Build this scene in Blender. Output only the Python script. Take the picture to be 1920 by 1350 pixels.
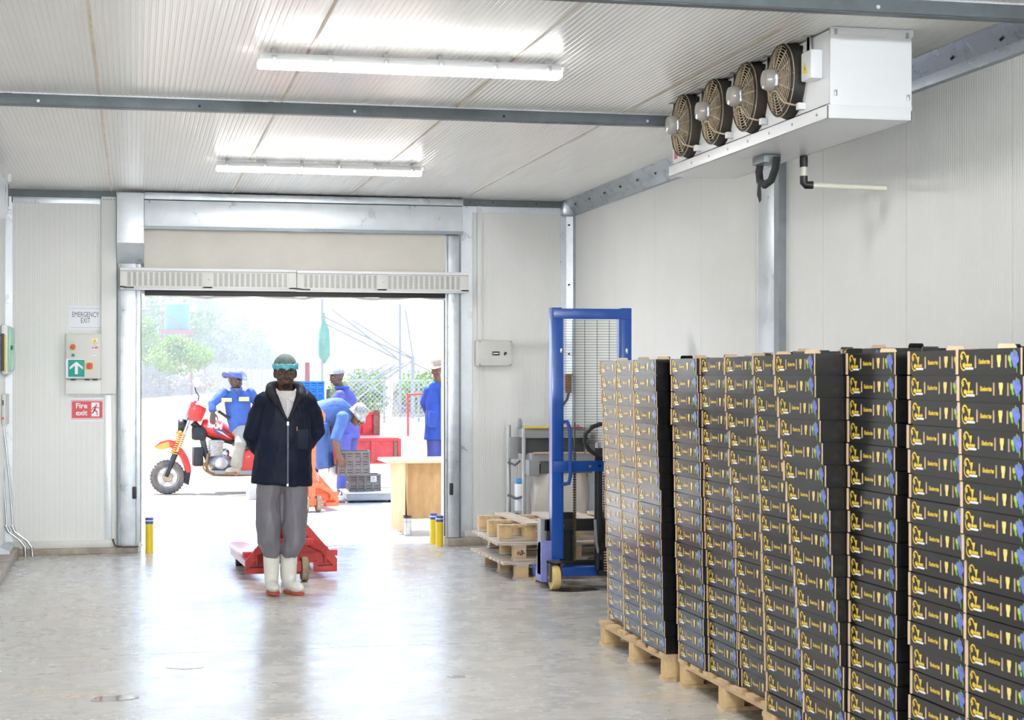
import bpy, bmesh, math, random
from mathutils import Vector, Matrix, Euler, noise as mnoise
for _o in list(bpy.data.objects): bpy.data.objects.remove(_o)
scn = bpy.context.scene; COL = scn.collection
PI = math.pi
# ------------------------------------------------------------------ camera
F, VX, VY, CX, CY, HC = 3200., 252., 703., 960., 675., 1.6      # focal length in pixels of a 1920x1350 frame, vanishing point of the room's depth
TH = math.atan((CX-VX)/F); SN, CS = math.sin(TH), math.cos(TH)
cam = bpy.data.objects.new('camera', bpy.data.cameras.new('camera')); COL.objects.link(cam); scn.camera = cam
cam.location = (0, 0, HC); cam.rotation_euler = (PI/2, 0, -TH)
cam.data.sensor_width = 36; cam.data.lens = 36*F/1920; cam.data.shift_y = (VY-CY)/1920
cam.data.clip_end = 2000; cam.data.clip_start = .05
cam.data.dof.use_dof = True; cam.data.dof.focus_distance = 12.2; cam.data.dof.aperture_fstop = 10
# ------------------------------------------------------------------ world, sun, exposure
w = bpy.data.worlds.new('sky'); scn.world = w; w.use_nodes = True
nt = w.node_tree; sky = nt.nodes.new('ShaderNodeTexSky'); sky.sky_type = 'NISHITA'; sky.sun_disc = False
sky.sun_elevation = math.radians(70); sky.sun_rotation = math.radians(-14); sky.air_density = 1.0; sky.dust_density = 1.0
nt.links.new(sky.outputs[0], nt.nodes['Background'].inputs[0]); nt.nodes['Background'].inputs[1].default_value = .34
sun = bpy.data.objects.new('sun', bpy.data.lights.new('sun', 'SUN')); COL.objects.link(sun)
sun.data.energy = 4.4; sun.data.angle = math.radians(.6); sun.data.color = (1, .95, .87)
_sd = Vector((-.22, .27, 1.0)).normalized(); sun.rotation_euler = _sd.to_track_quat('Z', 'Y').to_euler(); sun.location = (0, 30, 30)
vs = scn.view_settings; vs.view_transform = 'Standard'; vs.look = 'None'; vs.gamma = 1; vs.use_curve_mapping = False; vs.exposure = 1.36
LAMP = 58.0; FILL = 185.
# ------------------------------------------------------------------ pixel rays to points of the place
def ray(u, v):
    t = (u-CX)/F; return Vector((SN+t*CS, CS-t*SN, (VY-v)/F))
def oz(u, v, z=0):
    a = ray(u, v); return Vector((0, 0, HC))+a*((z-HC)/a.z)
def oy(u, v, y):
    a = ray(u, v); return Vector((0, 0, HC))+a*(y/a.y)
def ox(u, v, x):
    a = ray(u, v); return Vector((0, 0, HC))+a*(x/a.x)
# ------------------------------------------------------------------ materials
MT = {}
def mat(name, col, rough=.6, metal=0., var=.0, scale=8., bump=0., bscale=60., emit=0., ecol=None, spec=.5, col2=None, stretch=(1, 1, 1), rvar=0., coat=0., trans=0., alpha=1., sub=0.):
    m = bpy.data.materials.new(name); MT[name] = m; m.use_nodes = True; n = m.node_tree; N = n.nodes; L = n.links
    b = N['Principled BSDF']; c = (*col, 1)
    b.inputs['Base Color'].default_value = c; b.inputs['Roughness'].default_value = rough; b.inputs['Metallic'].default_value = metal
    b.inputs['Specular IOR Level'].default_value = spec
    if coat: b.inputs['Coat Weight'].default_value = coat; b.inputs['Coat Roughness'].default_value = .12
    if trans: b.inputs['Transmission Weight'].default_value = trans
    if alpha < 1: b.inputs['Alpha'].default_value = alpha
    if emit: b.inputs['Emission Strength'].default_value = emit; b.inputs['Emission Color'].default_value = (*(ecol or col), 1)
    tc = mp = None
    if var or bump or col2 or rvar:
        tc = N.new('ShaderNodeTexCoord'); mp = N.new('ShaderNodeMapping'); L.new(tc.outputs['Object'], mp.inputs[0]); mp.inputs['Scale'].default_value = stretch
    if var or col2 or rvar:
        t = N.new('ShaderNodeTexNoise'); t.inputs['Scale'].default_value = scale; t.inputs['Detail'].default_value = 6; t.inputs['Roughness'].default_value = .62
        L.new(mp.outputs[0], t.inputs[0])
        r = N.new('ShaderNodeValToRGB'); r.color_ramp.elements[0].position = .32; r.color_ramp.elements[1].position = .68
        d = col2 or tuple(max(0, x*(1-var)) for x in col); e = col if col2 else tuple(min(1, x*(1+var*.6)) for x in col)
        r.color_ramp.elements[0].color = (*d, 1); r.color_ramp.elements[1].color = (*e, 1)
        L.new(t.outputs[0], r.inputs[0]); L.new(r.outputs[0], b.inputs['Base Color'])
        if rvar:
            q = N.new('ShaderNodeMapRange'); q.inputs[1].default_value = .3; q.inputs[2].default_value = .7
            q.inputs[3].default_value = max(.02, rough-rvar); q.inputs[4].default_value = min(1, rough+rvar); L.new(t.outputs[0], q.inputs[0]); L.new(q.outputs[0], b.inputs['Roughness'])
    if bump:
        t2 = N.new('ShaderNodeTexNoise'); t2.inputs['Scale'].default_value = bscale; t2.inputs['Detail'].default_value = 4; L.new(mp.outputs[0], t2.inputs[0])
        bp = N.new('ShaderNodeBump'); bp.inputs['Strength'].default_value = min(1, bump); bp.inputs['Distance'].default_value = .02*max(1, bump); L.new(t2.outputs[0], bp.inputs['Height']); L.new(bp.outputs[0], b.inputs['Normal'])
    return m
mat('panel', (.82, .825, .805), .38, var=.03, scale=1.2)
mat('ceilpanel', (.82, .815, .785), .24, var=.05, scale=.9, stretch=(1, .25, 1))
mat('sealant', (.62, .50, .34), .6, var=.5, scale=3, col2=(.80, .77, .70))
mat('galv', (.60, .64, .68), .36, .75, var=.14, scale=9, rvar=.1)
mat('beamgrey', (.15, .175, .19), .5, .35, var=.2, scale=7)
mat('coving', (.34, .38, .41), .3, .85, var=.15, scale=6, rvar=.08)
mat('galvdark', (.26, .29, .31), .45, .6, var=.18, scale=7, rvar=.1)
mat('galvwhite', (.74, .78, .82), .34, .35, var=.08, scale=6, rvar=.1)
mat('fillglow', (.9, .95, 1.), .3, emit=FILL, ecol=(.93, .97, 1.)); mat('white', (.84, .85, .87), .35, var=.02, scale=3)
mat('greywhite', (.70, .70, .67), .4, var=.05, scale=5)
mat('cream', (.78, .74, .67), .5, var=.05, scale=3, bump=.05, bscale=8)
mat('kerb', (.42, .37, .31), .9, var=.3, scale=9, bump=.3, bscale=40)
mat('black', (.018, .018, .02), .45, var=.3, scale=20)
mat('rubber', (.03, .03, .032), .8, var=.3, scale=20)
mat('darkgrey', (.09, .095, .10), .5, var=.2)
mat('midgrey', (.30, .31, .32), .45, var=.1)
mat('chrome', (.72, .73, .75), .18, 1.)
mat('steel', (.5, .5, .5), .35, .9, var=.15)
mat('dust', (.52, .42, .29), .85, var=.3, scale=25)
mat('dustblack', (.05, .045, .04), .6, scale=6, col2=(.12, .095, .07))
mat('diffuser', (.95, .95, .93), .4, emit=LAMP, ecol=(1., .99, .97)); mat('diffuserside', (.95, .95, .93), .4, emit=LAMP*.07, ecol=(1., .99, .97))
mat('clearplastic', (.75, .75, .73), .25)
mat('pvc', (.84, .81, .70), .4, var=.06)
mat('yellow', (.85, .60, .02), .4, var=.05)
mat('signyellow', (.95, .78, .03), .5)
mat('bluecap', (.06, .09, .33), .4)
mat('stackblue', (.004, .08, .42), .32, var=.12, scale=5, coat=.3)
mat('stacklilac', (.22, .25, .60), .45, var=.2)
mat('wood', (.66, .47, .27), .75, var=.22, scale=5, stretch=(6, 1, 6), bump=.15, bscale=40)
mat('woodgrey', (.62, .53, .44), .8, var=.25, scale=6, stretch=(1, 7, 7), bump=.2, bscale=40)
mat('woodblock', (.70, .50, .26), .75, var=.2, scale=9, bump=.15)
mat('plywood', (.55, .34, .15), .7, var=.2, scale=4, stretch=(4, 4, 1.2), bump=.06)
mat('plywoodpale', (.80, .62, .40), .7, var=.14, scale=4, stretch=(6, 6, 1))
mat('purpleink', (.13, .05, .22), .8, var=.4, scale=60)
mat('red', (.62, .035, .03), .38, var=.15, scale=6, coat=.2)
mat('redworn', (.60, .05, .05), .5, var=.25, scale=9)
mat('orange', (.82, .16, .06), .45, var=.15, scale=9)
mat('rust', (.25, .14, .09), .8, var=.4, scale=12)
mat('signred', (.72, .10, .11), .5)
mat('signgreen', (.01, .36, .28), .45)
mat('paper', (.82, .84, .90), .35)
mat('ink', (.08, .08, .11), .6)
mat('greenglass', (.35, .66, .52), .2, var=.1)
mat('greendark', (.02, .22, .13), .4)
mat('skyblue', (.10, .35, .75), .4)
# ------------------------------------------------------------------ mesh builder
class B:
    def __init__(s): s.v = []; s.f = []; s.m = []; s.k = 0
    def add(s, vs, fs, M=None):
        o = len(s.v); s.v += [tuple(M @ Vector(p)) if M else tuple(p) for p in vs]
        s.f += [tuple(i+o for i in f) for f in fs]; s.m += [s.k]*len(fs); return s
    def box(s, x0, x1, y0, y1, z0, z1, M=None):
        return s.add([(x0, y0, z0), (x1, y0, z0), (x1, y1, z0), (x0, y1, z0), (x0, y0, z1), (x1, y0, z1), (x1, y1, z1), (x0, y1, z1)],
                     [(3, 2, 1, 0), (4, 5, 6, 7), (0, 1, 5, 4), (1, 2, 6, 5), (2, 3, 7, 6), (3, 0, 4, 7)], M)
    def bar(s, p, q, a, b=None, up=(0, 0, 1)):
        p, q = Vector(p), Vector(q); b = b or a; T = (q-p).normalized(); U = Vector(up)
        A = T.cross(U)
        if A.length < 1e-4: A = T.cross(Vector((1, 0, 0)))
        A.normalize(); N = A.cross(T); v = []
        for c in (p, q):
            for i, j in ((-1, -1), (1, -1), (1, 1), (-1, 1)): v.append(c+A*(i*a/2)+N*(j*b/2))
        return s.add(v, [(0, 1, 2, 3), (7, 6, 5, 4), (0, 4, 5, 1), (1, 5, 6, 2), (2, 6, 7, 3), (3, 7, 4, 0)])
    def tube(s, pts, r, n=10, closed=False, ref=None, cap=True):
        P = [Vector(p) for p in pts]; k = len(P); R = r if isinstance(r, (list, tuple)) else [r]*k; v = []; f = []; A = None
        for i in range(k):
            if closed: T = P[(i+1) % k]-P[i-1]
            else: T = P[min(i+1, k-1)]-P[max(i-1, 0)]
            T.normalize()
            if A is None: A = T.cross(Vector(ref) if ref else (Vector((0, 0, 1)) if abs(T.z) < .9 else Vector((1, 0, 0))))
            A = (A-T*A.dot(T)).normalized(); N = T.cross(A)
            rr = R[i] if isinstance(R[i], (list, tuple)) else (R[i], R[i])
            for j in range(n):
                t = 2*PI*j/n; v.append(P[i]+A*(rr[0]*math.cos(t))+N*(rr[1]*math.sin(t)))
        for i in range(k if closed else k-1):
            a = i*n; b = ((i+1) % k)*n
            for j in range(n): f.append((a+j, a+(j+1) % n, b+(j+1) % n, b+j))
        if not closed and cap: f.append(tuple(range(n-1, -1, -1))); f.append(tuple(range((k-1)*n, k*n)))
        return s.add(v, f)
    def cyl(s, p, q, r, r2=None, n=16): return s.tube([p, q], [r, r if r2 is None else r2], n)
    def lathe(s, prof, n=20, M=None, cap=True):
        v = []; f = []; k = len(prof)
        for r, z in prof:
            for j in range(n): t = 2*PI*j/n; v.append((r*math.cos(t), r*math.sin(t), z))
        for i in range(k-1):
            for j in range(n): f.append((i*n+j, i*n+(j+1) % n, (i+1)*n+(j+1) % n, (i+1)*n+j))
        if cap: f.append(tuple(range(n-1, -1, -1))); f.append(tuple(range((k-1)*n, k*n)))
        return s.add(v, f, M)
    def prism(s, poly, a, b, M=None):   # poly in local xy, extruded local z a..b
        n = len(poly); v = [(x, y, a) for x, y in poly]+[(x, y, b) for x, y in poly]
        return s.add(v, [tuple(range(n-1, -1, -1)), tuple(range(n, 2*n))]+[(i, (i+1) % n, n+(i+1) % n, n+i) for i in range(n)], M)
    def ell(s, c, r, n=16, m=10, M=None):
        r = r if isinstance(r, (list, tuple)) else (r, r, r); v = []; f = []
        for i in range(m+1):
            ph = PI*(i/m)-PI/2
            for j in range(n):
                t = 2*PI*j/n; v.append((c[0]+r[0]*math.cos(ph)*math.cos(t), c[1]+r[1]*math.cos(ph)*math.sin(t), c[2]+r[2]*math.sin(ph)))
        for i in range(m):
            for j in range(n): f.append((i*n+j, i*n+(j+1) % n, (i+1)*n+(j+1) % n, (i+1)*n+j))
        return s.add(v, f, M)
    def mesh(s, name, mats, bevel=0, smooth=None):
        me = bpy.data.meshes.new(name); me.from_pydata(s.v, [], s.f)
        mats = mats if isinstance(mats, (list, tuple)) else [mats]
        for x in mats: me.materials.append(MT[x] if isinstance(x, str) else x)
        if len(mats) > 1: me.polygons.foreach_set('material_index', s.m)
        bm = bmesh.new(); bm.from_mesh(me); bmesh.ops.dissolve_degenerate(bm, edges=bm.edges, dist=1e-6)
        bmesh.ops.recalc_face_normals(bm, faces=bm.faces)
        if bevel:
            es = [e for e in bm.edges if len(e.link_faces) == 2 and e.calc_face_angle(0) > .6]
            bmesh.ops.bevel(bm, geom=es, offset=bevel, segments=2, affect='EDGES', profile=.6, clamp_overlap=True)
        bm.to_mesh(me); bm.free()
        if smooth or (smooth is None and bevel):
            me.shade_smooth(); me.set_sharp_from_angle(angle=math.radians(smooth if smooth and smooth > 1 else 35))
        me.update(); return me
    def build(s, name, mats, parent=None, bevel=0, smooth=None):
        return link(name, s.mesh(name, mats, bevel, smooth), parent)
def link(name, data, parent=None, loc=None, rz=None):
    o = bpy.data.objects.new(name, data); COL.objects.link(o)
    if parent: o.parent = parent
    if loc is not None: o.location = loc
    if rz is not None: o.rotation_euler = (0, 0, rz)
    return o
def tag(o, label=None, cat=None, group=None, kind=None):
    if label: o['label'] = label
    if cat: o['category'] = cat
    if group: o['group'] = group
    if kind: o['kind'] = kind
    return o
def thing(name, label, cat, loc=(0, 0, 0), rz=0, group=None):
    o = link(name, None, None, loc, rz); o.empty_display_size = .1; return tag(o, label, cat, group)
def struct(o, label=None, cat=None): return tag(o, label, cat, kind='structure')
def text(s, size, M, depth=.0, align='CENTER', bold=0, sx=1):
    c = bpy.data.curves.new('t', 'FONT'); c.body = s; c.size = size; c.align_x = align; c.align_y = 'CENTER'; c.offset = bold; c.resolution_u = 3
    o = bpy.data.objects.new('t', c); COL.objects.link(o); bpy.context.view_layer.update()
    me = bpy.data.meshes.new_from_object(o.evaluated_get(bpy.context.evaluated_depsgraph_get()))
    v = [tuple(M @ Vector((p.co.x*sx, p.co.y, p.co.z))) for p in me.vertices]; f = [tuple(p.vertices) for p in me.polygons]
    bpy.data.objects.remove(o); bpy.data.curves.remove(c); bpy.data.meshes.remove(me); return v, f
def copy_tree(o, parent=None):
    c = o.copy(); COL.objects.link(c)
    if parent: c.parent = parent
    for ch in list(o.children): copy_tree(ch, c)
    return c
def MX(loc, rz=0, rx=0, ry=0): return Matrix.Translation(loc) @ Euler((rx, ry, rz)).to_matrix().to_4x4()
FRONT = Matrix(((1, 0, 0, 0), (0, 0, -1, 0), (0, 1, 0, 0), (0, 0, 0, 1)))   # local xy -> world xz, +z -> -y (faces the camera)
LEFTF = Matrix(((0, 0, -1, 0), (-1, 0, 0, 0), (0, 1, 0, 0), (0, 0, 0, 1)))  # local x -> -y, y -> z, +z -> -x
def ribs(x0, x1, L0, L1, th, pitch, depth, mode):
    """a sandwich panel with fine ribs; mode 'c' ceiling (faces down, runs along y), 'b' back wall (faces -y, runs along z), 'r' right wall (faces -x), 'l' left wall"""
    n = max(2, int((x1-x0)/pitch)); p = (x1-x0)/n; prof = []
    for i in range(n):
        a = x0+i*p; prof += [(a, 0), (a+p*.62, 0), (a+p*.72, depth), (a+p*.9, depth)]
    prof += [(x1, 0)]; b = B(); k = len(prof); v = []; f = []
    for t, d in ((L0, 0), (L1, 0)):
        for q, e in prof: v.append((q, t, e))
    for i in range(k-1): f.append((i, i+1, k+i+1, k+i))
    o = len(v); v += [(x0, L0, th), (x1, L0, th), (x1, L1, th), (x0, L1, th)]
    f += [(o, o+3, o+2, o+1), tuple(range(k))+(o+1, o), tuple(range(2*k-1, k-1, -1))+(o+3, o+2), (0, k, o+3, o), (k-1, o+1, o+2, 2*k-1)]
    W = {'c': lambda q: q, 'b': lambda q: (q[0], q[2], q[1]), 'r': lambda q: (q[2], q[0], q[1]), 'l': lambda q: (-q[2], q[0], q[1])}[mode]
    b.add([W(q) for q in v], f); return b
# ------------------------------------------------------------------ room
XL, XR, YB, YF, ZC = -1.12, 4.10, 15.80, -4.0, 3.25
# floor: concrete slabs with a saw-cut joint
m = mat('concrete', (.54, .525, .50), .27, rvar=.08, scale=3.4, col2=(.47, .455, .43), bump=.02, bscale=6, spec=.52)
def concrete_stains(m, amount=.5):
    n = m.node_tree; N = n.nodes; L = n.links; b = N['Principled BSDF']; src = b.inputs['Base Color'].links[0].from_socket
    tc = N.new('ShaderNodeTexCoord'); mp = N.new('ShaderNodeMapping'); mp.inputs['Scale'].default_value = (.9, 1.6, 1); L.new(tc.outputs['Object'], mp.inputs[0])
    t = N.new('ShaderNodeTexNoise'); t.inputs['Scale'].default_value = 1.1; t.inputs['Detail'].default_value = 9; t.inputs['Roughness'].default_value = .7; t.inputs['Distortion'].default_value = .6; L.new(mp.outputs[0], t.inputs[0])
    r = N.new('ShaderNodeValToRGB'); r.color_ramp.elements[0].position = .52; r.color_ramp.elements[0].color = (0, 0, 0, 1); r.color_ramp.elements[1].position = .74; r.color_ramp.elements[1].color = (1, 1, 1, 1); L.new(t.outputs[0], r.inputs[0])
    mx = N.new('ShaderNodeMix'); mx.data_type = 'RGBA'; ml = N.new('ShaderNodeMath'); ml.operation = 'MULTIPLY'; ml.inputs[1].default_value = amount; L.new(r.outputs[0], ml.inputs[0])
    L.new(ml.outputs[0], mx.inputs[0]); L.new(src, mx.inputs[6]); mx.inputs[7].default_value = (.62, .50, .35, 1)
    t3 = N.new('ShaderNodeTexNoise'); t3.inputs['Scale'].default_value = 14; t3.inputs['Detail'].default_value = 8; t3.inputs['Roughness'].default_value = .75; mp3 = N.new('ShaderNodeMapping'); mp3.inputs['Scale'].default_value = (.5, 1.4, 1); mp3.inputs['Rotation'].default_value = (0, 0, .5); L.new(tc.outputs['Object'], mp3.inputs[0]); L.new(mp3.outputs[0], t3.inputs[0])
    r3 = N.new('ShaderNodeValToRGB'); r3.color_ramp.elements[0].position = .35; r3.color_ramp.elements[0].color = (.72, .70, .66, 1); r3.color_ramp.elements[1].position = .55; r3.color_ramp.elements[1].color = (1, 1, 1, 1); L.new(t3.outputs[0], r3.inputs[0])
    m2 = N.new('ShaderNodeMix'); m2.data_type = 'RGBA'; m2.blend_type = 'MULTIPLY'; m2.inputs[0].default_value = .8; L.new(mx.outputs[2], m2.inputs[6]); L.new(r3.outputs[0], m2.inputs[7])
    L.new(m2.outputs[2], b.inputs['Base Color'])
concrete_stains(m)
mat('jointdark', (.12, .09, .07), .9)
fl = struct(B().box(XL-.2, XR+.2, YF-.2, 16.35, -.16, -.012).build('floor', 'jointdark'), 'polished concrete floor of the cold room with a saw-cut joint')
for y0, y1 in ((YF-.2, 9.997), (10.003, 16.35)): B().box(XL-.2, XR+.2, y0, y1, -.15, 0).build('slab', 'concrete', fl)
# ceiling
SEAM = [XL-.25, -.20, .87, 1.94, 3.01, XR+.2]
ce = struct(B().box(XL-.2, XR+.2, YF-.2, YB+.15, ZC+.12, ZC+.14).build('ceiling', 'panel'), 'cream ribbed sandwich-panel ceiling')
for a, b_ in zip(SEAM, SEAM[1:]): ribs(a+.002, b_-.002, YF-.2, YB+.15, .12, .0297, .0022, 'c').build('panel', 'ceilpanel', ce).location.z = ZC
for x in SEAM[1:-1]: B().box(x-.007, x+.007, YF, YB, ZC-.0015, ZC+.01).build('sealant_strip', 'sealant', ce)
# right wall
wr = struct(B().box(XR+.12, XR+.14, YF-.2, YB+.15, -.15, ZC+.12).build('wall_right', 'panel'), 'cream sandwich-panel side wall behind the carton stacks')
ys = [YF-.2]+[-2.9+1.15*i for i in range(17) if -2.9+1.15*i < YB-.3]+[YB+.15]
for a, b_ in zip(ys, ys[1:]): o = ribs(a+.002, b_-.002, -.02, ZC, .12, .0245, .0008, 'r').build('panel', 'panel', wr); o.location.x = XR
# left wall and the wall behind the camera
wl = struct(B().box(XL-.14, XL-.12, YF-.2, YB+.15, -.15, ZC+.12).build('wall_left', 'panel'), 'cream sandwich-panel wall at the left edge')
for a, b_ in zip(ys, ys[1:]): o = ribs(a+.002, b_-.002, -.02, ZC, .12, .0245, .0012, 'l').build('panel', 'panel', wl); o.location.x = XL
wf = struct(B().box(XL-.14, -.6, YF-.16, YF-.02, -.15, ZC+.12).box(3.6, XR+.14, YF-.16, YF-.02, -.15, ZC+.12).box(-.6, 3.6, YF-.16, YF-.02, 2.7, ZC+.12).build('wall_front', 'panel'), 'cream wall behind the viewer with an opening added to let daylight in')  # the opening is made up, to let daylight in from behind the camera
# back wall: panels left and right of the doorway and a lintel
DX0, DX1, DZ = .06, 2.84, 2.335
wb = struct(B().box(DX0-.1, DX1+.1, YB+.06, YB+.12, DZ+.02, ZC+.1).build('wall_back', 'panel'), 'cream ribbed panel wall around the open roller door')
for a, b_ in ((XL-.1, -.13), (3.0, XR+.1)): ribs(a, b_, -.02, ZC, .14, .0205, .0016, 'b').build('panel', 'panel', wb).location.y = YB
B().box(-.13, DX0, YB, YB+.14, -.02, ZC).box(DX1, 3.0, YB, YB+.14, -.02, ZC).box(DX0, DX1, YB+.02, YB+.14, DZ, ZC).build('door_lining', 'panel', wb)
ev_ = struct(B().box(XL-.6, XR+.6, YB+.14, 16.95, ZC+.10, ZC+.16).build('trim_17', 'galvdark'), 'unseen eave added above the doorway to keep the sun out')  # added out of view to stop the sun reaching the floor inside
struct(B().box(XL-.6, XR+.6, YB+.141, YB+.2, DZ+.05, ZC+.1).box(XL-.6, DX0-.02, YB+.141, YB+.2, -.05, DZ+.05).box(DX1+.02, XR+.6, YB+.141, YB+.2, -.05, DZ+.05).build('wall_outside', 'panel'), 'outer cladding around the doorway')
# concrete kerbs at the feet of the walls
struct(B().box(XL, .03, YB-.10, YB+.02, 0, .05).build('baseboard_back', 'kerb', bevel=.006), 'low dusty concrete kerb under the back wall beside the left door post')
struct(B().box(2.86, XR, YB-.10, YB+.02, 0, .075).build('baseboard_back_right', 'kerb', bevel=.006), 'low concrete kerb under the back wall right of the doorway')
struct(B().box(XL, -.995, YF, YB-.10, 0, .075).build('baseboard_left', 'kerb', bevel=.006), 'dusty concrete kerb along the left wall')
struct(B().box(XR-.09, XR, YF, YB-.10, 0, .075).build('baseboard_right', 'kerb', bevel=.006), 'concrete kerb along the right wall')
for i, (x0, x1) in enumerate(((XL+.02, -.16), (3.03, XR))):
    struct(B().box(x0, x1, YB-.035, YB, .05+.025*i, .115+.02*i).build('trim_%d' % (1+i), 'greywhite', bevel=.004), ('pale skirting strip under the left wall panel', 'pale skirting strip under the right wall panel')[i])
# galvanized trims
t = struct(B().box(XL, -.16, YB-.05, YB, 3.192, ZC).build('trim_3', 'beamgrey'), 'dark galvanized channel where ceiling meets back wall on the left')
B().box(-1.07, -.295, YB-.012, YB, 3.135, 3.19).build('flange', 'galvwhite', t, bevel=.003)
t = struct(B().box(2.99, 3.99, YB-.05, YB, 3.192, ZC).build('trim_4', 'beamgrey'), 'dark galvanized channel where ceiling meets back wall on the right')
B().box(3.02, 3.975, YB-.012, YB, 3.13, 3.19).build('flange', 'galvwhite', t)
for x in (3.08, 3.30, 3.72): B().cyl((x, YB-.052, 3.222), (x, YB-.045, 3.222), .007, n=8).build('bolt', 'black', t)
prof = [(XR-.135, ZC), (XR-.115, ZC-.022), (XR-.055, ZC-.085), (XR-.03, ZC-.13), (XR, ZC-.135), (XR, ZC)]
PY = Matrix(((1, 0, 0, 0), (0, 0, 1, 0), (0, 1, 0, 0), (0, 0, 0, 1)))
t = struct(B().prism(prof, 7.05, YB-.05, PY).build('trim_5', 'coving'), 'galvanized coving where the right wall meets the ceiling')
for i in range(17):
    y = 7.4+i*.5; B().cyl((XR-.085, y, ZC-.056), (XR-.092, y, ZC-.064), .008, n=8).build('bolt', 'black', t)
struct(B().prism(prof, YF, 6.9, PY).build('trim_6', 'coving'), 'galvanized coving of the nearer right wall')
t = struct(B().prism([(XR-.075, 0), (XR-.012, -.02), (XR, -.075), (XR, 0)], .075, ZC-.13, MX((0, YB, 0))).build('trim_7', 'galv'), 'galvanized corner angle between back and right wall')
B().box(XR-.135, XR-.077, YB-.008, YB, .13, ZC-.14).build('flange', 'galvwhite', t)
for z in (3.03, 2.46, 1.8): B().cyl((XR-.05, YB-.03, z), (XR-.054, YB-.012, z), .008, n=8).build('bolt', 'black', t)
B().box(XR-.14, XR, YB-.13, YB, ZC-.14, ZC-.001).build('corner_cap', 'galv', t, bevel=.03)
struct(B().box(XL, XL+.062, YB-.012, YB, .06, 3.19).build('trim_8', 'galvwhite'), 'galvanized corner strip at the far left of the back wall')
struct(B().box(-.262, -.196, YB-.01, YB, .13, 1.42).build('trim_9', 'galvwhite', bevel=.002), 'galvanized strip on the wall below the control box trunking')
# ceiling beams (tees) and the wall post
def beam(n, y, label, x1=XR):
    t = struct(B().box(XL, x1, y, y+.012, ZC-.068, ZC).box(XL, x1, y, y+.06, ZC-.072, ZC-.066).box(XL, x1, y+.05, y+.06, ZC-.068, ZC).build('trim_%d' % n, 'beamgrey'), label)
    B().box(XL, x1, y-.012, y+.072, ZC-.006, ZC+.002).build('flange', 'galvwhite', t)
    for i in range(6): x = -.55+i*.93; B().cyl((x, y-.004, ZC-.044), (x, y+.002, ZC-.044), .009, n=10).build('bolt', 'black' if i % 2 else 'galvwhite', t)
beam(10, 10.36, 'grey galvanized ceiling beam crossing behind the nearer lamp')
beam(11, 6.93, 'grey galvanized ceiling beam at the top edge of view')
beam(16, 1.5, 'grey galvanized ceiling beam over the viewer')
t = struct(B().box(XR-.045, XR, 10.44, 10.74, .075, ZC-.12).build('trim_12', 'galv', bevel=.004), 'galvanized wall post on the right wall under the cooler')
B().box(XR-.05, XR, 10.355, 10.44, .075, ZC-.12).build('flange', 'galvdark', t)
# ------------------------------------------------------------------ roller door
d = struct(link('door_1', None), 'rolled-up cream roller door with galvanized header box and guides')
B().box(.085, 2.985, 15.60, YB, 2.93, 3.165).build('header_box', 'galvwhite', d, bevel=.006)
B().box(.085, 2.985, 15.592, 15.62, 2.905, 2.934).build('header_lip', 'galvdark', d)
B().box(.085, 2.99, 15.61, YB, 3.172, 3.235).build('header_cover_strip', 'galv', d, bevel=.004)
mc = B().prism([(15.54, 3.22), (15.54, 2.775), (15.74, 2.594), (YB, 2.594), (YB, 3.22)], -.153, .083, Matrix(((0, 0, 1, 0), (1, 0, 0, 0), (0, 1, 0, 0), (0, 0, 0, 1)))).build('motor_cover', 'galvwhite', d, bevel=.004)
for x, z, y in ((-.14, 2.80, 15.538), (.07, 2.80, 15.538), (-.14, 3.19, 15.538), (.07, 3.19, 15.538)): B().cyl((x, y-.003, z), (x, y+.004, z), .006, n=8).build('screw', 'steel', mc)
cu = B(); nx, nz = 60, 10; vv = []
for j in range(nz+1):
    for i in range(nx+1):
        x = .085+(2.845-.085)*i/nx; z = 2.36+(2.93-2.36)*j/nz; k = math.exp(-((x-1.15)/.75)**2)
        vv.append((x, 15.735+.010*k*math.sin(x*17+z*5+1.5*math.sin(x*4))*math.sin(PI*j/nz)+.003*math.sin(x*9+z*9), z))
cu.add(vv, [(j*(nx+1)+i, j*(nx+1)+i+1, (j+1)*(nx+1)+i+1, (j+1)*(nx+1)+i) for j in range(nz) for i in range(nx)]).build('curtain', 'cream', d, smooth=80)
B().box(.09, 2.84, 15.715, 15.755, 2.318, 2.362).build('bottom_bar', 'black', d, bevel=.004)
bb = B(); bb.tube([(.09+i*.11, 15.735, 2.312+.010*math.sin(i*.9)+.006*math.sin(i*2.3)) for i in range(26)], .012, 8).build('bottom_seal', 'cream', d, smooth=60)
g = B().box(-.125, .012, 15.70, YB, .055, 2.60).box(.012, .055, 15.735, YB, .055, 2.60).build('guide', 'galv', d, bevel=.004)
B().box(-.142, -.125, 15.71, YB, .055, 2.6).build('guide_lip', 'galvdark', d)
g2 = B().box(2.865, 2.965, 15.70, YB, .08, 2.905).box(2.84, 2.865, 15.735, YB, .08, 2.905).build('guide', 'galv', d, bevel=.004)
B().box(2.965, 2.995, 15.75, YB, .08, 2.905).build('guide_lip', 'galvdark', d)
B().box(3.0, 3.108, 15.785, YB+.002, .12, 3.19).build('frame_strip', 'galvwhite', d)
for x, u, v in ((0, 252, 924), (1, 846, 917)):
    p = oy(u, v, 15.69); B().box(p.x-.018, p.x+.018, 15.675, 15.702, p.z-.055, p.z+.055).build('photocell', 'black', d, bevel=.008)
for x in (.055, 2.84): B().box(x-.006, x+.006, 15.74, 15.77, .09, 2.33).build('edge_seal', 'black', d)
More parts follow.
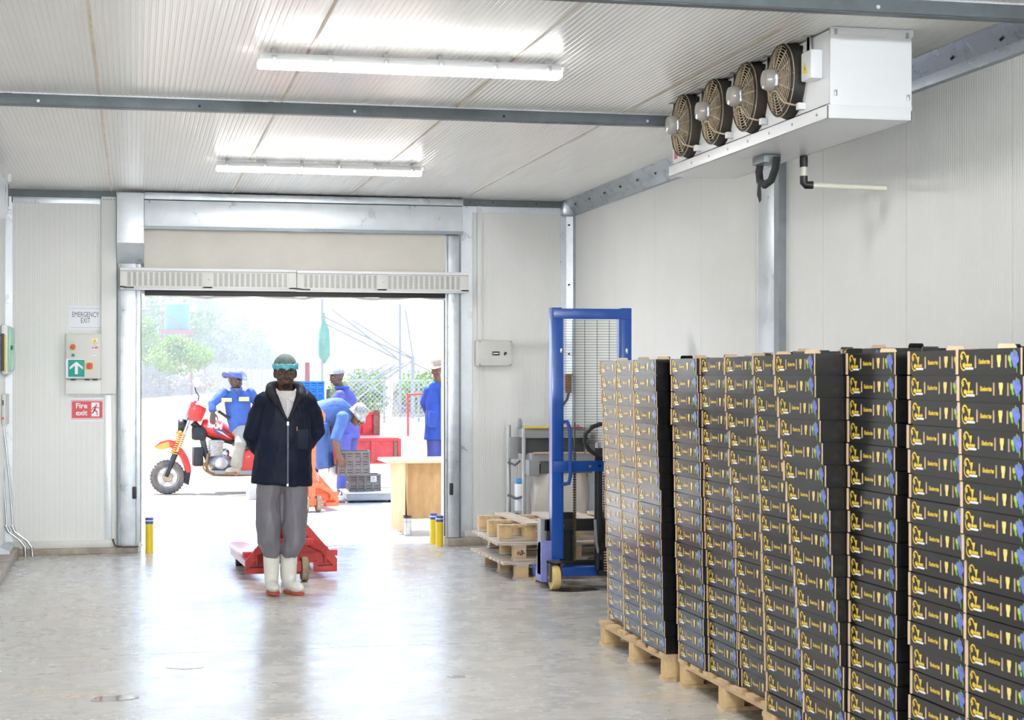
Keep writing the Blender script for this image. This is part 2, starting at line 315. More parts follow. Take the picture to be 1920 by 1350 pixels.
ca = B().tube([(-.19, 15.77, .12), (-.17, 15.68, .075), (-.1, 15.665, .06), (.02, 15.665, .06), (.045, 15.66, .075)], .008, 8).build('sensor_cable', 'dustblack', d, smooth=60)
B().ell((.05, 15.655, .078), (.022, .02, .022)).build('sensor_plug', 'greywhite', ca, smooth=80)
# two air curtains over the doorway
def air_curtain(x0, x1, z0, z1, label):
    t = thing('air_curtain', label, 'air curtain', ((x0+x1)/2, 15.5, z0), 0, 'air curtains over the doorway'); W = (x1-x0)/2; Hh = z1-z0
    B().box(-W, W, .0, .19, Hh-.028, Hh).box(-W, W, .02, .19, 0, Hh-.02).build('casing', 'white', t, bevel=.006)
    for i, (a, b_) in enumerate(((-W+.055, -.055), (.03, W-.075))):
        B().box(a, b_, .014, .022, .03, Hh-.036).build('vent_back', 'darkgrey', t)
        g = B(); n = 14
        for k in range(n+1): x = a+(b_-a)*k/n; g.box(x-.010, x+.010, .002, .02, .026, Hh-.034)
        for k in range(17): z = .03+(Hh-.068)*k/16; g.box(a, b_, .005, .02, z-.0024, z+.0024)
        g.build('grille', 'greywhite', t)
    B().box(-W, -W+.05, .0, .05, .01, Hh-.03).box(W-.07, W, .0, .05, .01, Hh-.03).box(-.06, .03, .0, .05, .01, Hh-.03).box(-W, W, .0, .05, .004, .028).build('front_frame', 'greywhite', t, bevel=.003)
    B().box(-W+.03, -.0+(-W+.12), -.004, .004, .006, .02).build('badge', 'darkgrey', t)
    B().ell((.0, .0, Hh*.5), (.012, .008, .012), 10, 6).build('lamp_dot', 'clearplastic', t, smooth=80)
    B().box(-W+.1, W-.1, .19, .27, .05, Hh-.05).build('mount_bracket', 'galvdark', t)
air_curtain(-.125, 1.432, 2.363, 2.553, 'long white air curtain with slotted grille above the left half of the doorway')
air_curtain(1.436, 3.02, 2.360, 2.548, 'long white air curtain with slotted grille above the right half of the doorway')
# ------------------------------------------------------------------ ceiling lamps
def lamp(y, label):
    t = thing('tube_lamp', label, 'ceiling lamp', (1.40, y, 3.185), 0, 'sealed tube lamps in a row along the ceiling'); L = .785
    B().prism([(-.056, .004), (.056, .004), (.056, .012), (.040, .042), (-.040, .042), (-.056, .012)], -L, L, Matrix(((0, 0, 1, 0), (1, 0, 0, 0), (0, 1, 0, 0), (0, 0, 0, 1)))).build('housing', 'white', t, bevel=.006)
    B().prism([(-.054, .004), (-.05, -.015), (-.043, -.026), (.043, -.026), (.05, -.015), (.054, .004)], -L-.004, L+.004, Matrix(((0, 0, 1, 0), (1, 0, 0, 0), (0, 1, 0, 0), (0, 0, 0, 1)))).build('diffuser_rim', 'diffuserside', t, smooth=50)
    B().box(-L+.002, L-.002, -.0425, .0425, -.0275, -.0262).build('diffuser', 'diffuser', t)
    for k in range(6):
        x = -.71+k*.285
        for s in (-1, 1): B().box(x-.013, x+.013, s*.060-.003, s*.060+.003, -.004, .028).build('clip', 'steel', t, bevel=.002)
        B().box(x-.012, x+.012, -.02, .02, .042, .066).build('hanger', 'clearplastic', t)
    B().tube([(-.75, .10, .055), (-.3, .102, .054), (.3, .1, .055), (.72, .10, .055), (.83, .09, .05), (.84, .04, .03), (.80, .0, .02)], .007, 8).build('cable', 'white', t, smooth=60)
    for x in (-.46, .48): B().box(x-.018, x+.018, .082, .118, .042, .066).build('cable_clamp', 'white', t, bevel=.003)
lamp(8.72, 'lit sealed tube lamp, the nearer and larger of the two on the ceiling')
lamp(13.2, 'lit sealed tube lamp, the farther and smaller of the two near the doorway')
lamp(4.2, 'lit sealed tube lamp above the viewer'); lamp(-.4, 'lit sealed tube lamp behind the viewer')
def fill_lamp(x, label):  # unseen lamps added behind the camera to brighten surfaces facing it
    t = thing('fill_lamp', label, 'fill_lamp', (x, YF+.12, 2.96), 0, 'fill lamps added behind the viewer'); M = Matrix.Rotation(.10, 4, 'X')
    B().box(-.31, .31, -.06, .0, -.20, .20, M).build('housing', 'darkgrey', t, bevel=.01); B().box(-.29, .29, .0, .006, -.18, .18, M).build('lens', 'fillglow', t)
    B().box(-.34, -.32, -.12, .0, -.03, .03).box(.32, .34, -.12, .0, -.03, .03).box(-.34, .34, -.135, -.118, -.03, .03).build('bracket', 'steel', t)
fill_lamp(.55, 'unseen fill lamp added behind the viewer, left of the pair'); fill_lamp(2.45, 'unseen fill lamp added behind the viewer, right of the pair')
# ------------------------------------------------------------------ evaporator cooler
ev = thing('evaporator_cooler', 'white ceiling-hung cooler with four dusty black fans in a row', 'cooler unit', (3.22, 7.56, 2.815), 0)
Ly = 2.435
B().box(0, .40, .012, Ly, .075, .425).build('casing', 'white', ev, bevel=.004)
B().box(-.006, .41, -.004, .012, .062, .432).build('end_panel', 'white', ev, bevel=.004)
B().box(-.006, .418, -.006, .014, .40, .434).build('end_lip', 'white', ev, bevel=.003)
tr = B().box(-.022, .412, -.004, Ly+.01, 0, .004).box(-.022, -.014, -.004, Ly+.01, 0, .062).box(.404, .412, -.004, Ly+.01, 0, .05).box(-.022, .412, -.004, .002, 0, .066).box(-.022, .412, Ly+.004, Ly+.01, 0, .062).build('drip_tray', 'white', ev, bevel=.002)
for k in range(8): y = .12+k*.315; B().cyl((-.026, y, .032), (-.02, y, .032), .007, n=8).build('screw', 'steel', tr)
for x, z in ((.02, .41), (.385, .405), (.02, .12), (.39, .11)): B().box(x-.007, x+.007, -.012, -.002, z-.014, z+.014).build('latch', 'steel', ev, bevel=.003)
mat('fanblack', (.022, .021, .02), .55, scale=4, col2=(.055, .045, .035)); mat('glossgrey', (.62, .63, .66), .12, .6); mat('smoke', (.42, .40, .37), .1, spec=.8)
def fan(yc, zc):
    S_ = Matrix(((0, 0, -1, 0), (-1, 0, 0, 0), (0, 1, 0, 0), (0, 0, 0, 1)))      # local z points to -x
    r = .186; M = Matrix.Translation((0, yc, zc)) @ S_
    fo = B().lathe([(r+.008, -.002), (r+.008, .01), (r, .03), (r-.004, .062), (r-.012, .068), (r-.016, .062), (r-.014, .0), (r-.014, -.002)], 40, M, cap=False).build('fan_shroud', 'fanblack', ev, smooth=50)
    b = B()
    for k in range(5):
        a = 2*PI*k/5; v = []; f = []
        for i in range(7):
            q = .05+(.165-.05)*i/6; ww = .45+.12*i/6
            for j, s in enumerate((-ww, 0, ww)): v.append((q*math.cos(a+s), q*math.sin(a+s), .035-.03*s))
        for i in range(6):
            for j in range(2): f.append((i*3+j, i*3+j+1, i*3+4+j, i*3+3+j))
        b.add(v, f, M)
    b.build('fan_blades', 'black', fo, smooth=60)
    g = B()
    def dome(q): return .055+.034*math.cos(q/.19*PI/2)
    for k in range(9):
        q = .07+k*.0142; g.tube([M @ Vector((q*math.cos(2*PI*i/36), q*math.sin(2*PI*i/36), dome(q))) for i in range(36)], .0028, 5, closed=True)
    for k in range(14):
        a = 2*PI*k/14; g.tube([M @ Vector((q*math.cos(a+.25*(q-.05)), q*math.sin(a+.25*(q-.05)), dome(q)+.002)) for q in (.055, .09, .13, .165, .182)], .0036, 5)
    g.build('guard', 'dust', fo, smooth=60)
    mo = B().lathe([(.058, .02), (.06, .085), (.058, .105)], 6, M @ Matrix.Rotation(.4, 4, 'Z')).build('motor', 'glossgrey', fo, bevel=.006)
    B().lathe([(.055, .102), (.055, .128), (.046, .146), (.02, .152), (.001, .153)], 24, M).build('motor_cap', 'smoke', mo, smooth=50)
    B().tube([M @ Vector(p) for p in ((-.05, -.05, .10), (-.02, -.075, .10), (.02, -.06, .105), (.06, -.065, .10), (.09, -.1, .095), (.12, -.13, .085), (.15, -.145, .05), (.168, -.15, .03))], .005, 7).build('cable', 'dust', fo, smooth=60)
    p = M @ Vector((.175, -.155, .018)); B().box(p.x-.02, p.x+.02, p.y-.018, p.y+.018, p.z-.018, p.z+.016).build('terminal_block', 'white', fo, bevel=.004)
    for a in (.75, 2.4, -2.4, -.75): p = M @ Vector((.2*math.cos(a), .2*math.sin(a), .012)); B().cyl(p, p+Vector((.014, 0, 0)), .014, n=10).build('lug', 'black', fo)
for yc in (.506, 1.018, 1.541, 2.086): fan(yc, .262)
jb = B().box(-.062, 0, .10, .225, .205, .345).build('junction_box', 'white', ev, bevel=.01)
B().prism([(-.028, -.03), (.028, -.03), (0, .026)], 0, .0015, Matrix.Translation((-.0625, .17, .268)) @ LEFTF).build('warning_triangle', 'signyellow', jb)
B().prism([(-.003, -.016), (.006, -.002), (.0, -.001), (.004, .012), (-.006, -.005), (.0, -.006)], 0, .001, Matrix.Translation((-.064, .17, .264)) @ LEFTF).build('warning_bolt', 'ink', jb)
for yc in (.24, .77, 1.28, 1.82, 2.35):
    B().box(-.018, -.004, yc-.016, yc+.016, .29, .435).box(-.05, .0, yc-.016, yc+.016, .428, .434).box(-.018, -.014, yc-.022, yc+.022, .29, .435).build('hanging_bracket', 'steel', ev)
B().box(-.003, -.001, Ly-.09, Ly-.04, .10, .17).build('red_label', 'signred', ev)
# pipework below the cooler
pi = thing('drain_pipe', 'cream plastic drain pipe with black elbow hanging below the white cooler', 'pipe', (3.62, 9.13, 2.60), 0)
q = pi.location; e1 = ox(1507, 347, q.x); yy = e1.y-q.y; zz = e1.z-q.z
B().cyl((0, yy, zz+.04), (0, yy, .212), .017).build('upright', 'pvc', pi, smooth=60)
B().lathe([(.022, 0), (.023, .03), (.022, .06)], 14, MX((0, yy, zz+.10))).lathe([(.022, 0), (.022, .03)], 14, MX((0, yy, zz+.18))).build('coupling', 'black', pi, smooth=50)
B().lathe([(.02, 0), (.027, .012), (.02, .024)], 14, MX((0, yy, zz+.163))).build('union', 'white', pi, smooth=50)
B().tube([(0, yy, zz+.05), (0, yy, zz+.012), (.012, yy-.002, zz), (.05, yy-.01, zz)], .022, 14).build('elbow', 'black', pi, smooth=60)
en = ox(1662, 353, 4.06); B().cyl((.04, yy-.008, zz), (en.x-q.x, en.y-q.y, en.z-q.z), .016).build('runoff', 'pvc', pi, smooth=60)
rp = thing('refrigerant_pipe', 'black insulated pipe loop with loose tape hanging below the white cooler', 'pipe', (3.42, 9.30, 2.5), 0)
a = [ox(u, v, 3.42)-rp.location for u, v in ((1456, 300), (1453, 318), (1446, 338), (1434, 347), (1425, 340), (1423, 322), (1426, 306))]
B().tube([Vector((a[0].x, a[0].y, .29))]+a[:1]+a[1:]+[Vector((a[-1].x+.02, a[-1].y, .29))], .021, 12).build('insulated_loop', 'rubber', rp, smooth=60)
c0, c1 = ox(1424, 345, 3.40)-rp.location, ox(1425, 380, 3.40)-rp.location
B().add([c0+Vector((0, -.02, 0)), c0+Vector((0, .03, 0)), c0+Vector((-.01, .012, -.06)), c0+Vector((.0, -.03, -.06)), c1+Vector((0, .01, .0)), c1+Vector((0, -.02, .01))], [(0, 1, 2, 3), (3, 2, 4, 5)]).build('loose_tape', 'rubber', rp)
ay = sum(q_.y for q_ in a)/len(a); B().box(-.05, .05, ay-.09, ay+.09, .268, .312).build('pipe_bracket', 'galvdark', rp, bevel=.003)
# ------------------------------------------------------------------ wall fittings, left of the doorway
WL = lambda u, v, dy=0.: oy(u, v, YB-dy)
cb = thing('control_box', 'grey metal control box with buttons and a green arrow sign', 'control box', (-.444, YB, 1.565), 0)
B().box(-.154, .154, -.10, 0, 0, .405).build('cabinet', 'greywhite', cb, bevel=.006)
B().box(-.146, .150, -.108, -.10, .008, .398).build('door', 'greywhite', cb, bevel=.004)
FB = lambda x, z, y=-.109: Matrix.Translation((x, y, z)) @ FRONT
B().lathe([(.028, 0), (.028, .006)], 20, FB(-.09, .285)).build('yellow_ring', 'yellow', cb); B().lathe([(.02, 0), (.022, .022), (.018, .03)], 20, FB(-.09, .285)).build('stop_button', 'signred', cb, smooth=50)
B().lathe([(.014, 0), (.013, .012)], 16, FB(-.09, .212)).build('green_button', 'greendark', cb); B().lathe([(.014, 0), (.012, .014)], 16, FB(.095, .206)).build('white_button', 'white', cb)
ss = B().box(-.032, .032, -.116, -.108, -.033, .033, MX((.052, 0, .115))).build('switch_plate', 'yellow', cb); B().lathe([(.028, 0), (.026, .02)], 20, FB(.052, .115, -.116)).build('switch_knob', 'signred', ss); B().box(.048, .056, -.145, -.13, .095, .135).build('switch_grip', 'red', ss)
b = B(); b.box(.072, .125, -.1085, -.1082, .265, .365); wl_ = b.build('warning_label', 'paper', cb)
B().prism([(-.026, -.022), (.026, -.022), (0, .026)], 0, .001, FB(.099, .345, -.1086)).build('warning_triangle', 'signyellow', wl_); B().prism([(-.004, -.016), (.006, -.002), (.0, -.001), (.004, .012), (-.006, -.005), (.0, -.006)], 0, .001, FB(.099, .341, -.1098)).build('warning_bolt', 'ink', wl_)
B().box(.095, .124, -.1095, -.1084, .27, .288).box(.075, .087, -.1095, -.1084, .27, .288).build('red_print', 'signred', wl_)
b = B()
for i, ww in enumerate((.044, .038, .046)): b.box(.076, .076+ww, -.1095, -.1084, .296+i*.010, .300+i*.010)
b.build('small_print', 'midgrey', wl_)
for x in (-.09, .03, .1): B().box(x-.02, x+.02, -.08, -.03, -.014, 0).build('cable_gland', 'black', cb)
sg = B().box(-.152, .012, -.111, -.1095, .012, .178).build('arrow_sign', 'paper', cb); B().box(-.132, .010, -.1125, -.1105, .018, .17).build('green_panel', 'signgreen', sg, bevel=.006)
B().prism([(0, .06), (.058, .012), (.058, -.012), (.013, .024), (.013, -.052), (-.013, -.052), (-.013, .024), (-.058, -.012), (-.058, .012)], 0, .001, FB(-.061, .094, -.1127)).build('white_arrow', 'paper', sg)
tk = struct(B().box(-.29, -.157, YB-.06, YB, 1.43, 3.20).box(-.60, -.2905, YB-.06, YB, 1.43, 1.56).build('trim_13', 'panel', bevel=.003), 'cream cable trunking beside and below the control box')
B().box(-.20, -.16, YB-.035, YB, .12, 1.43).build('lower_trunking', 'panel', tk, bevel=.003)
for k in range(4): B().box(-.275+k*.03, -.26+k*.03, YB-.062, YB-.055, 3.172, 3.176).build('slot', 'black', tk)
def sign(name, label, u0, v0, u1, v1, parts, dy=.004):
    a, c = WL(u0, v1), WL(u1, v0); t = thing(name, label, 'sign', ((a.x+c.x)/2, YB-.002, (a.z+c.z)/2)); W, H_ = (c.x-a.x)/2, (c.z-a.z)/2
    B().box(-W, W, -.003, 0, -H_, H_).build('sheet', 'paper', t); parts(t, W, H_); return t
FS = lambda x, z, y=-.0034: Matrix.Translation((x, y, z)) @ FRONT
def ep(t, W, H_):
    for s, z in (('EMERGENCY', .27), ('EXIT', -.22)):
        b = B(); b.add(*text(s, .066, FS(.003, z*H_, -.0036), sx=.62)); b.build('lettering', 'ink', t)
    for z0, z1, x0, x1 in ((.78, .80, -.9, .97), (-.80, -.78, -.9, .97)): B().box(x0*W, x1*W, -.0036, -.0032, z0*H_, z1*H_).build('print_line', 'midgrey', t)
sign('emergency_exit_paper', 'white paper sign reading EMERGENCY EXIT above the control box', 129, 574, 190, 619, ep)
def fe(t, W, H_):
    B().box(-W*.92, W*.94, -.0036, -.003, -H_*.78, H_*.78).build('red_border', 'signred', t); B().box(-W*.90, W*.92, -.0038, -.0035, -H_*.735, H_*.735).build('white_rule', 'paper', t); B().box(-W*.88, W*.90, -.0041, -.0037, -H_*.69, H_*.69).build('red_panel', 'signred', t)
    for s, z in (('Fire', .3), ('exit', -.28)):
        b = B(); b.add(*text(s, .066, FS(-W*.32, z*H_, -.0044), bold=.0016)); b.build('lettering', 'paper', t)
    k = W*.5; dw = B().box(k-.036, k+.034, -.0044, -.004, -H_*.56, H_*.58).build('white_doorway', 'paper', t)
    r = B(); Q = lambda pts: [FS(k, 0, -.0047) @ Vector((x, z, 0)) for x, z in pts]
    r.lathe([(.008, 0), (.008, .0005)], 14, FS(k+.008, .040, -.0046))
    for p0, p1, wd in (((.002, .026), (-.01, -.004), .016), ((-.01, -.002), (.012, -.02), .011), ((.012, -.02), (.016, -.05), .009), ((-.01, -.004), (-.022, -.028), .011), ((-.022, -.028), (-.05, -.03), .009), ((.002, .026), (.02, .014), .008), ((.02, .014), (.038, .016), .007), ((-.002, .026), (-.024, .014), .008), ((-.024, .014), (-.03, -.004), .007)):
        p0, p1 = Vector(p0), Vector(p1); n_ = Vector((-(p1-p0).y, (p1-p0).x)).normalized()*wd/2; e = (p1-p0).normalized()*wd*.3
        r.add(Q([p0+n_-e, p0-n_-e, p1-n_+e, p1+n_+e]), [(0, 1, 2, 3)])
    r.build('running_figure', 'signred', t)
sign('fire_exit_sign', 'red Fire exit sign with running figure below the control box', 131, 745, 195, 791, fe)
# right of the doorway
sb = thing('switch_box', 'cream plastic switch box on the wall right of the doorway', 'switch box', (3.302, YB, 1.685)); 
B().box(-.172, .172, -.08, 0, 0, .24).build('body', 'greywhite', sb, bevel=.012); B().box(-.145, .17, -.092, -.078, .004, .236).build('lid', 'greywhite', sb, bevel=.01)
B().box(-.022, .058, -.097, -.09, .098, .136).build('breaker_window', 'black', sb, bevel=.003); B().box(-.004, .04, -.099, -.095, .112, .122).build('breaker_switch', 'chrome', sb); B().box(-.022, -.008, -.0985, -.096, .1, .134).box(.046, .058, -.0985, -.096, .1, .134).build('window_trim', 'midgrey', sb)
ky = B().lathe([(.012, 0), (.012, .012)], 14, Matrix.Translation((.11, -.092, .12)) @ FRONT).build('lock', 'black', sb); B().box(.094, .106, -.112, -.104, .098, .122).build('key', 'black', ky)
for x in (-.135, .16):
    for z in (.012, .228): B().cyl((x, -.096, z), (x, -.09, z), .006, n=8).build('screw', 'rust', sb)
tk = struct(B().box(3.155, 3.20, YB-.03, YB, 1.93, 3.235).build('trim_14', 'panel', bevel=.003), 'thin cream cable trunking running up from the switch box')
# far left edge: cooler corner, emergency lamp, switch panel, conduits
lc = thing('cooler_hood', 'rounded stainless hood of a unit at the upper left edge', 'cooler unit', (XL, 12.6, 2.84))
p = oy(15.5, 350, 14.0); wx = p.x-XL; zt = oy(16, 345, 14.0).z-2.84; zb = oy(10, 411, 14.0).z-2.84
pr = [(0, zb), (wx-.05, zb), (wx-.015, zb+.02), (wx, zb+.055), (wx, zt), (0, zt+.11)]
B().prism(pr, 0, 1.4, PY).build('hood_shell', 'galvwhite', lc, smooth=40); B().box(wx-.004, wx+.004, 1.395, 1.405, zb+.1, zt).build('seam', 'black', lc)
B().box(wx+.0, wx+.02, 1.36, 1.41, zt+.02, zt+.075).build('bracket', 'white', lc)
el = thing('emergency_lamp', 'green and white emergency lamp at the left edge of the back wall', 'emergency lamp', oy(8, 700, 15.2)); q = el.location; sc_ = 15.2/3200*1.03
B().box(XL-q.x+.003, .028, 0, .55, -.01, .42).build('lamp_body', 'white', el, bevel=.03); B().box(.022, .055, .02, .5, .02, .40).build('green_lens', 'greenglass', el, bevel=.02); B().cyl((.055, .03, .22), (.07, .03, .22), .018).build('green_knob', 'greendark', el)
B().box(max(-.06, XL-q.x+.004), .0, -.012, .004, .02, .34).build('dark_screen', 'ink', el); B().box(.002, .014, -.012, .004, .01, .33).build('amber_strip', 'yellow', el)
sp = thing('switchboard', 'small grey panel of black and red switches above the conduits at left', 'switch panel', oy(0, 797, 15.3))
B().box(XL-sp.location.x+.003, .045, 0, .45, 0, .265).build('panel_body', 'greywhite', sp, bevel=.006)
for k in range(3):
    B().box(-.045+k*.032, -.033+k*.032, -.004, .0, .17, .215).build('black_switch', 'ink', sp)
    B().prism([(-.012, -.012), (.012, -.012), (0, .016)], 0, .004, Matrix.Translation((-.039+k*.032, 0, .06)) @ FRONT).build('red_mark', 'signred', sp)
for i, (du, lb) in enumerate(((0, 'thin steel conduit bending down to the floor, the left of the pair'), (12, 'thin steel conduit bending down to the floor, the right of the pair'))):
    pts = [(1+du*.5, 797), (7+du*.9, 900), (13+du*.95, 990), (17+du*.95, 998), (38+du*1.05, 1014), (47+du*1.05, 1026), (48+du*1.08, 1040)]
    P = [oy(u, v, 15.62-.02*j/6-.02*i) for j, (u, v) in enumerate(pts)]; P[-1].z = 0.001; base = P[-1].copy()
    t = thing('conduit', lb, 'conduit', base, 0, 'steel conduits at the left edge'); B().tube([p-base for p in P], .011, 10).build('pipe', 'chrome', t, smooth=60)
    for j, k in ((2, 3), (5, 6)): a, c = P[j]-base, P[k]-base; B().cyl(a+(a-c)*(.6 if j == 2 else 0), c, .0155, n=12).build('coupler', 'steel', t, smooth=50)
B().box(-.06, .06, -.2, .12, 0, .03)
lbp = struct(B().prism([(0, 0), (.085, 0), (.085, .02), (.0, .06)], 15.1, 15.66, Matrix(((1, 0, 0, XL), (0, 0, 1, 0), (0, 1, 0, .075), (0, 0, 0, 1)))).build('trim_15', 'galv'), 'galvanized base flashing at the left corner of the back wall')
# ------------------------------------------------------------------ bollards
def bollard(x, y, label, h=.40):
    t = thing('bollard', label, 'bollard', (x, y, 0), 0, 'yellow bollards at the doorway')
    B().lathe([(.036, 0), (.036, h-.055)], 20).build('post', 'yellow', t, smooth=50)
    B().lathe([(.0372, h-.056), (.0372, h-.008), (.033, h)], 20).build('cap', 'bluecap', t, smooth=50)
    B().lathe([(.0378, h-.032), (.0378, h-.022)], 20).build('white_band', 'white', t, smooth=50)
bollard(.131, 15.67, 'yellow bollard with blue cap at the left side of the doorway', .32)
bollard(2.775, 15.99, 'yellow bollard with blue cap right of the doorway, the farther of the two', .285)
bollard(2.784, 15.72, 'yellow bollard with blue cap right of the doorway, the nearer of the two', .285)
# ------------------------------------------------------------------ puddles
m = mat('water', (.30, .28, .26), .015, spec=.9)
def puddle(u, v, w_, h_, label, seed, mt='water'):
    c = oz(u, v); rng = random.Random(seed); n = 28; pts = []
    for i in range(n):
        a = 2*PI*i/n; r = 1+.16*math.sin(2*a+seed)+.09*math.sin(5*a+seed*2); pts.append((w_*r*math.cos(a), h_*r*math.sin(a)))
    tag(B().prism(pts, 0, .0025, MX((c.x, c.y, 0))).build('puddle', mt), label, 'puddle', 'small puddles on the concrete floor')
puddle(214, 1310, .10, .085, 'dark oval puddle near the bottom left of the floor', 1); puddle(348, 1250, .085, .09, 'bright white puddle beyond the oval one, just before the floor joint', 2)
puddle(857, 1269, .045, .04, 'tiny puddle on the floor between the man and the carton stacks', 3); puddle(90, 1356, .07, .06, 'puddle cut by the bottom left edge of view', 4)
mat('oil', (.03, .03, .035), .2); puddle(1075, 1106, .22, .10, 'dark oil stain under the blue stacker', 5, 'oil')
# ------------------------------------------------------------------ red pallet jack
def pallet_jack(loc, rz, label, mt, fork_mt, handle=True):
    t = thing('pallet_jack', label, 'pallet jack', loc, rz, 'hand pallet jacks')   # faces -y (steering wheel side), forks to +y
    for s in (-1, 1):
        f = B().prism([(s*.19, .42), (s*.35, .42), (s*.35, 1.60), (s*.31, 1.72), (s*.23, 1.72), (s*.19, 1.60)], .135, .175).build('fork', fork_mt, t, bevel=.008)
        B().box(min(s*.20, s*.34), max(s*.20, s*.34), .44, 1.55, .085, .137).build('fork_web', fork_mt, f)
        B().cyl((s*.23, 1.42, .04), (s*.31, 1.42, .04), .04).build('load_roller', 'dustblack', f, smooth=40)
        # triangular head frame plate and foot
        B().add(*(lambda P: ([Vector((x, y, z)) for y in (.36, .40) for x, z in P], [(0, 1, 2, 3), (7, 6, 5, 4)]+[(i, (i+1) % 4, 4+(i+1) % 4, 4+i) for i in range(4)]))([(s*.06, .50), (s*.36, .15), (s*.36, .06), (s*.03, .44)])).build('head_arm', mt, t)
        B().box(min(s*.18, s*.36), max(s*.18, s*.36), .36, .42, .048, .095).build('foot_plate', mt, t, bevel=.004)
        B().box(min(s*.18, s*.205), max(s*.18, s*.205), .36, .42, .048, .135).build('foot_lip', mt, t)
        B().bar((s*.10, .30, .30), (s*.27, .38, .22), .05, .05).build('link_arm', mt, t)
        B().cyl((s*.27, .37, .12), (s*.27, .37, .23), .014).build('push_rod', mt, t)
        B().box(min(s*.25, s*.37), max(s*.25, s*.37), .40, .47, .17, .215).build('fork_heel', mt, t)
        wh = B(); wh.lathe([(.05, -.025), (.09, -.025), (.095, -.018), (.095, .018), (.09, .025), (.05, .025)], 24, Matrix.Translation((s*.075, .20, .095)) @ Matrix.Rotation(PI/2, 4, 'Y')); wh.build('steer_wheel', 'woodwheel', t, smooth=40)
    B().box(-.16, .16, .26, .36, .27, .32).build('cross_beam', mt, t, bevel=.006)
    B().box(-.30, .30, .40, .44, .12, .20).build('rear_plate', mt, t)
    B().add([(-.02, .40, .52), (.02, .40, .52), (.30, .41, .19), (-.30, .41, .19), (-.02, .42, .52), (.02, .42, .52), (.30, .43, .19), (-.30, .43, .19)], [(0, 1, 2, 3), (7, 6, 5, 4), (0, 4, 5, 1), (1, 5, 6, 2), (2, 6, 7, 3), (3, 7, 4, 0)]).build('head_plate', mt, t)
    B().cyl((0, .20, .06), (0, .20, .30), .04).box(-.045, .045, .16, .24, .08, .16).build('steering_stem', mt, t)
    pm = B().cyl((0, .20, .30), (0, .20, .44), .05).box(-.06, .06, .13, .27, .30, .35).build('pump', mt, t, bevel=.003)
    sp_ = [Vector((.055+.016*math.cos(i*.8), .15+.016*math.sin(i*.8), .34+i*.0035)) for i in range(36)]; B().tube(sp_, .0035, 6).build('spring', 'steel', pm, smooth=60)
    if handle:
        h = B().bar((0, .18, .42), (0, .10, .98), .055, .04).build('tiller', mt, t, bevel=.006)
        L = [(0, .10, .96), (-.07, .092, 1.02), (-.115, .087, 1.08), (-.115, .08, 1.14), (-.08, .076, 1.18), (0, .074, 1.19), (.08, .076, 1.18), (.115, .08, 1.14), (.115, .087, 1.08), (.07, .092, 1.02)]
        B().tube(L, .017, 10, closed=True).build('handle_loop', mt, h, smooth=60); B().tube([(-.06, .07, 1.10), (0, .066, 1.125), (.06, .07, 1.10)], .007, 6).build('lever', 'dust', h, smooth=60)
    return t
mat('woodwheel', (.33, .25, .16), .8, var=.3, scale=14)
mat('forkwhite', (.80, .78, .78), .4, var=.08)
mat('forktop', (.66, .14, .12), .35, var=.2, scale=8, coat=.3)
pallet_jack((1.225, 13.08, 0), .06, 'red hand pallet jack on the floor behind the man in the navy jacket', 'redworn', 'forktop', False)
# ------------------------------------------------------------------ pallets
BD = {}
def pbox(name, sx, sy, sz, mt, bev=.0):
    k = (round(sx, 3), round(sy, 3), round(sz, 3), mt)
    if k not in BD: BD[k] = B().box(-sx/2, sx/2, -sy/2, sy/2, -sz/2, sz/2).mesh(name, mt, bev)
    return BD[k]
def pallet(loc, rz, label, LX=1.0, LY=1.2, mb='wood', mk='woodblock', nboards=7, overhang=0., group='loaded pallets under the carton stacks', skip=()):
    """top boards run along x, runners along x at the bottom under three rows of blocks"""
    t = thing('pallet', label, 'pallet', loc, rz, group); by = [-LY/2+.05, 0, LY/2-.05]; bx = [-LX/2+.055, 0, LX/2-.055]
    for y in by:
        link('bottom_board', pbox('bottom_board', LX, .10, .02, mb), t, (0, y, .010)); 
        for x in bx: link('block', pbox('block', .10, .09, .085, mk, .003), t, (x, y, .0625))
    for x in bx: link('stringer_board', pbox('stringer_board', .10, LY, .018, mb), t, (x, 0, .114))
    for i in range(nboards):
        if i in skip: continue
        y = -LY/2+.05+(LY-.10)*i/(nboards-1); link('top_board', pbox('top_board', LX+2*overhang, .115 if nboards < 8 else .10, .02, mb), t, (0, y, .133))
    return t
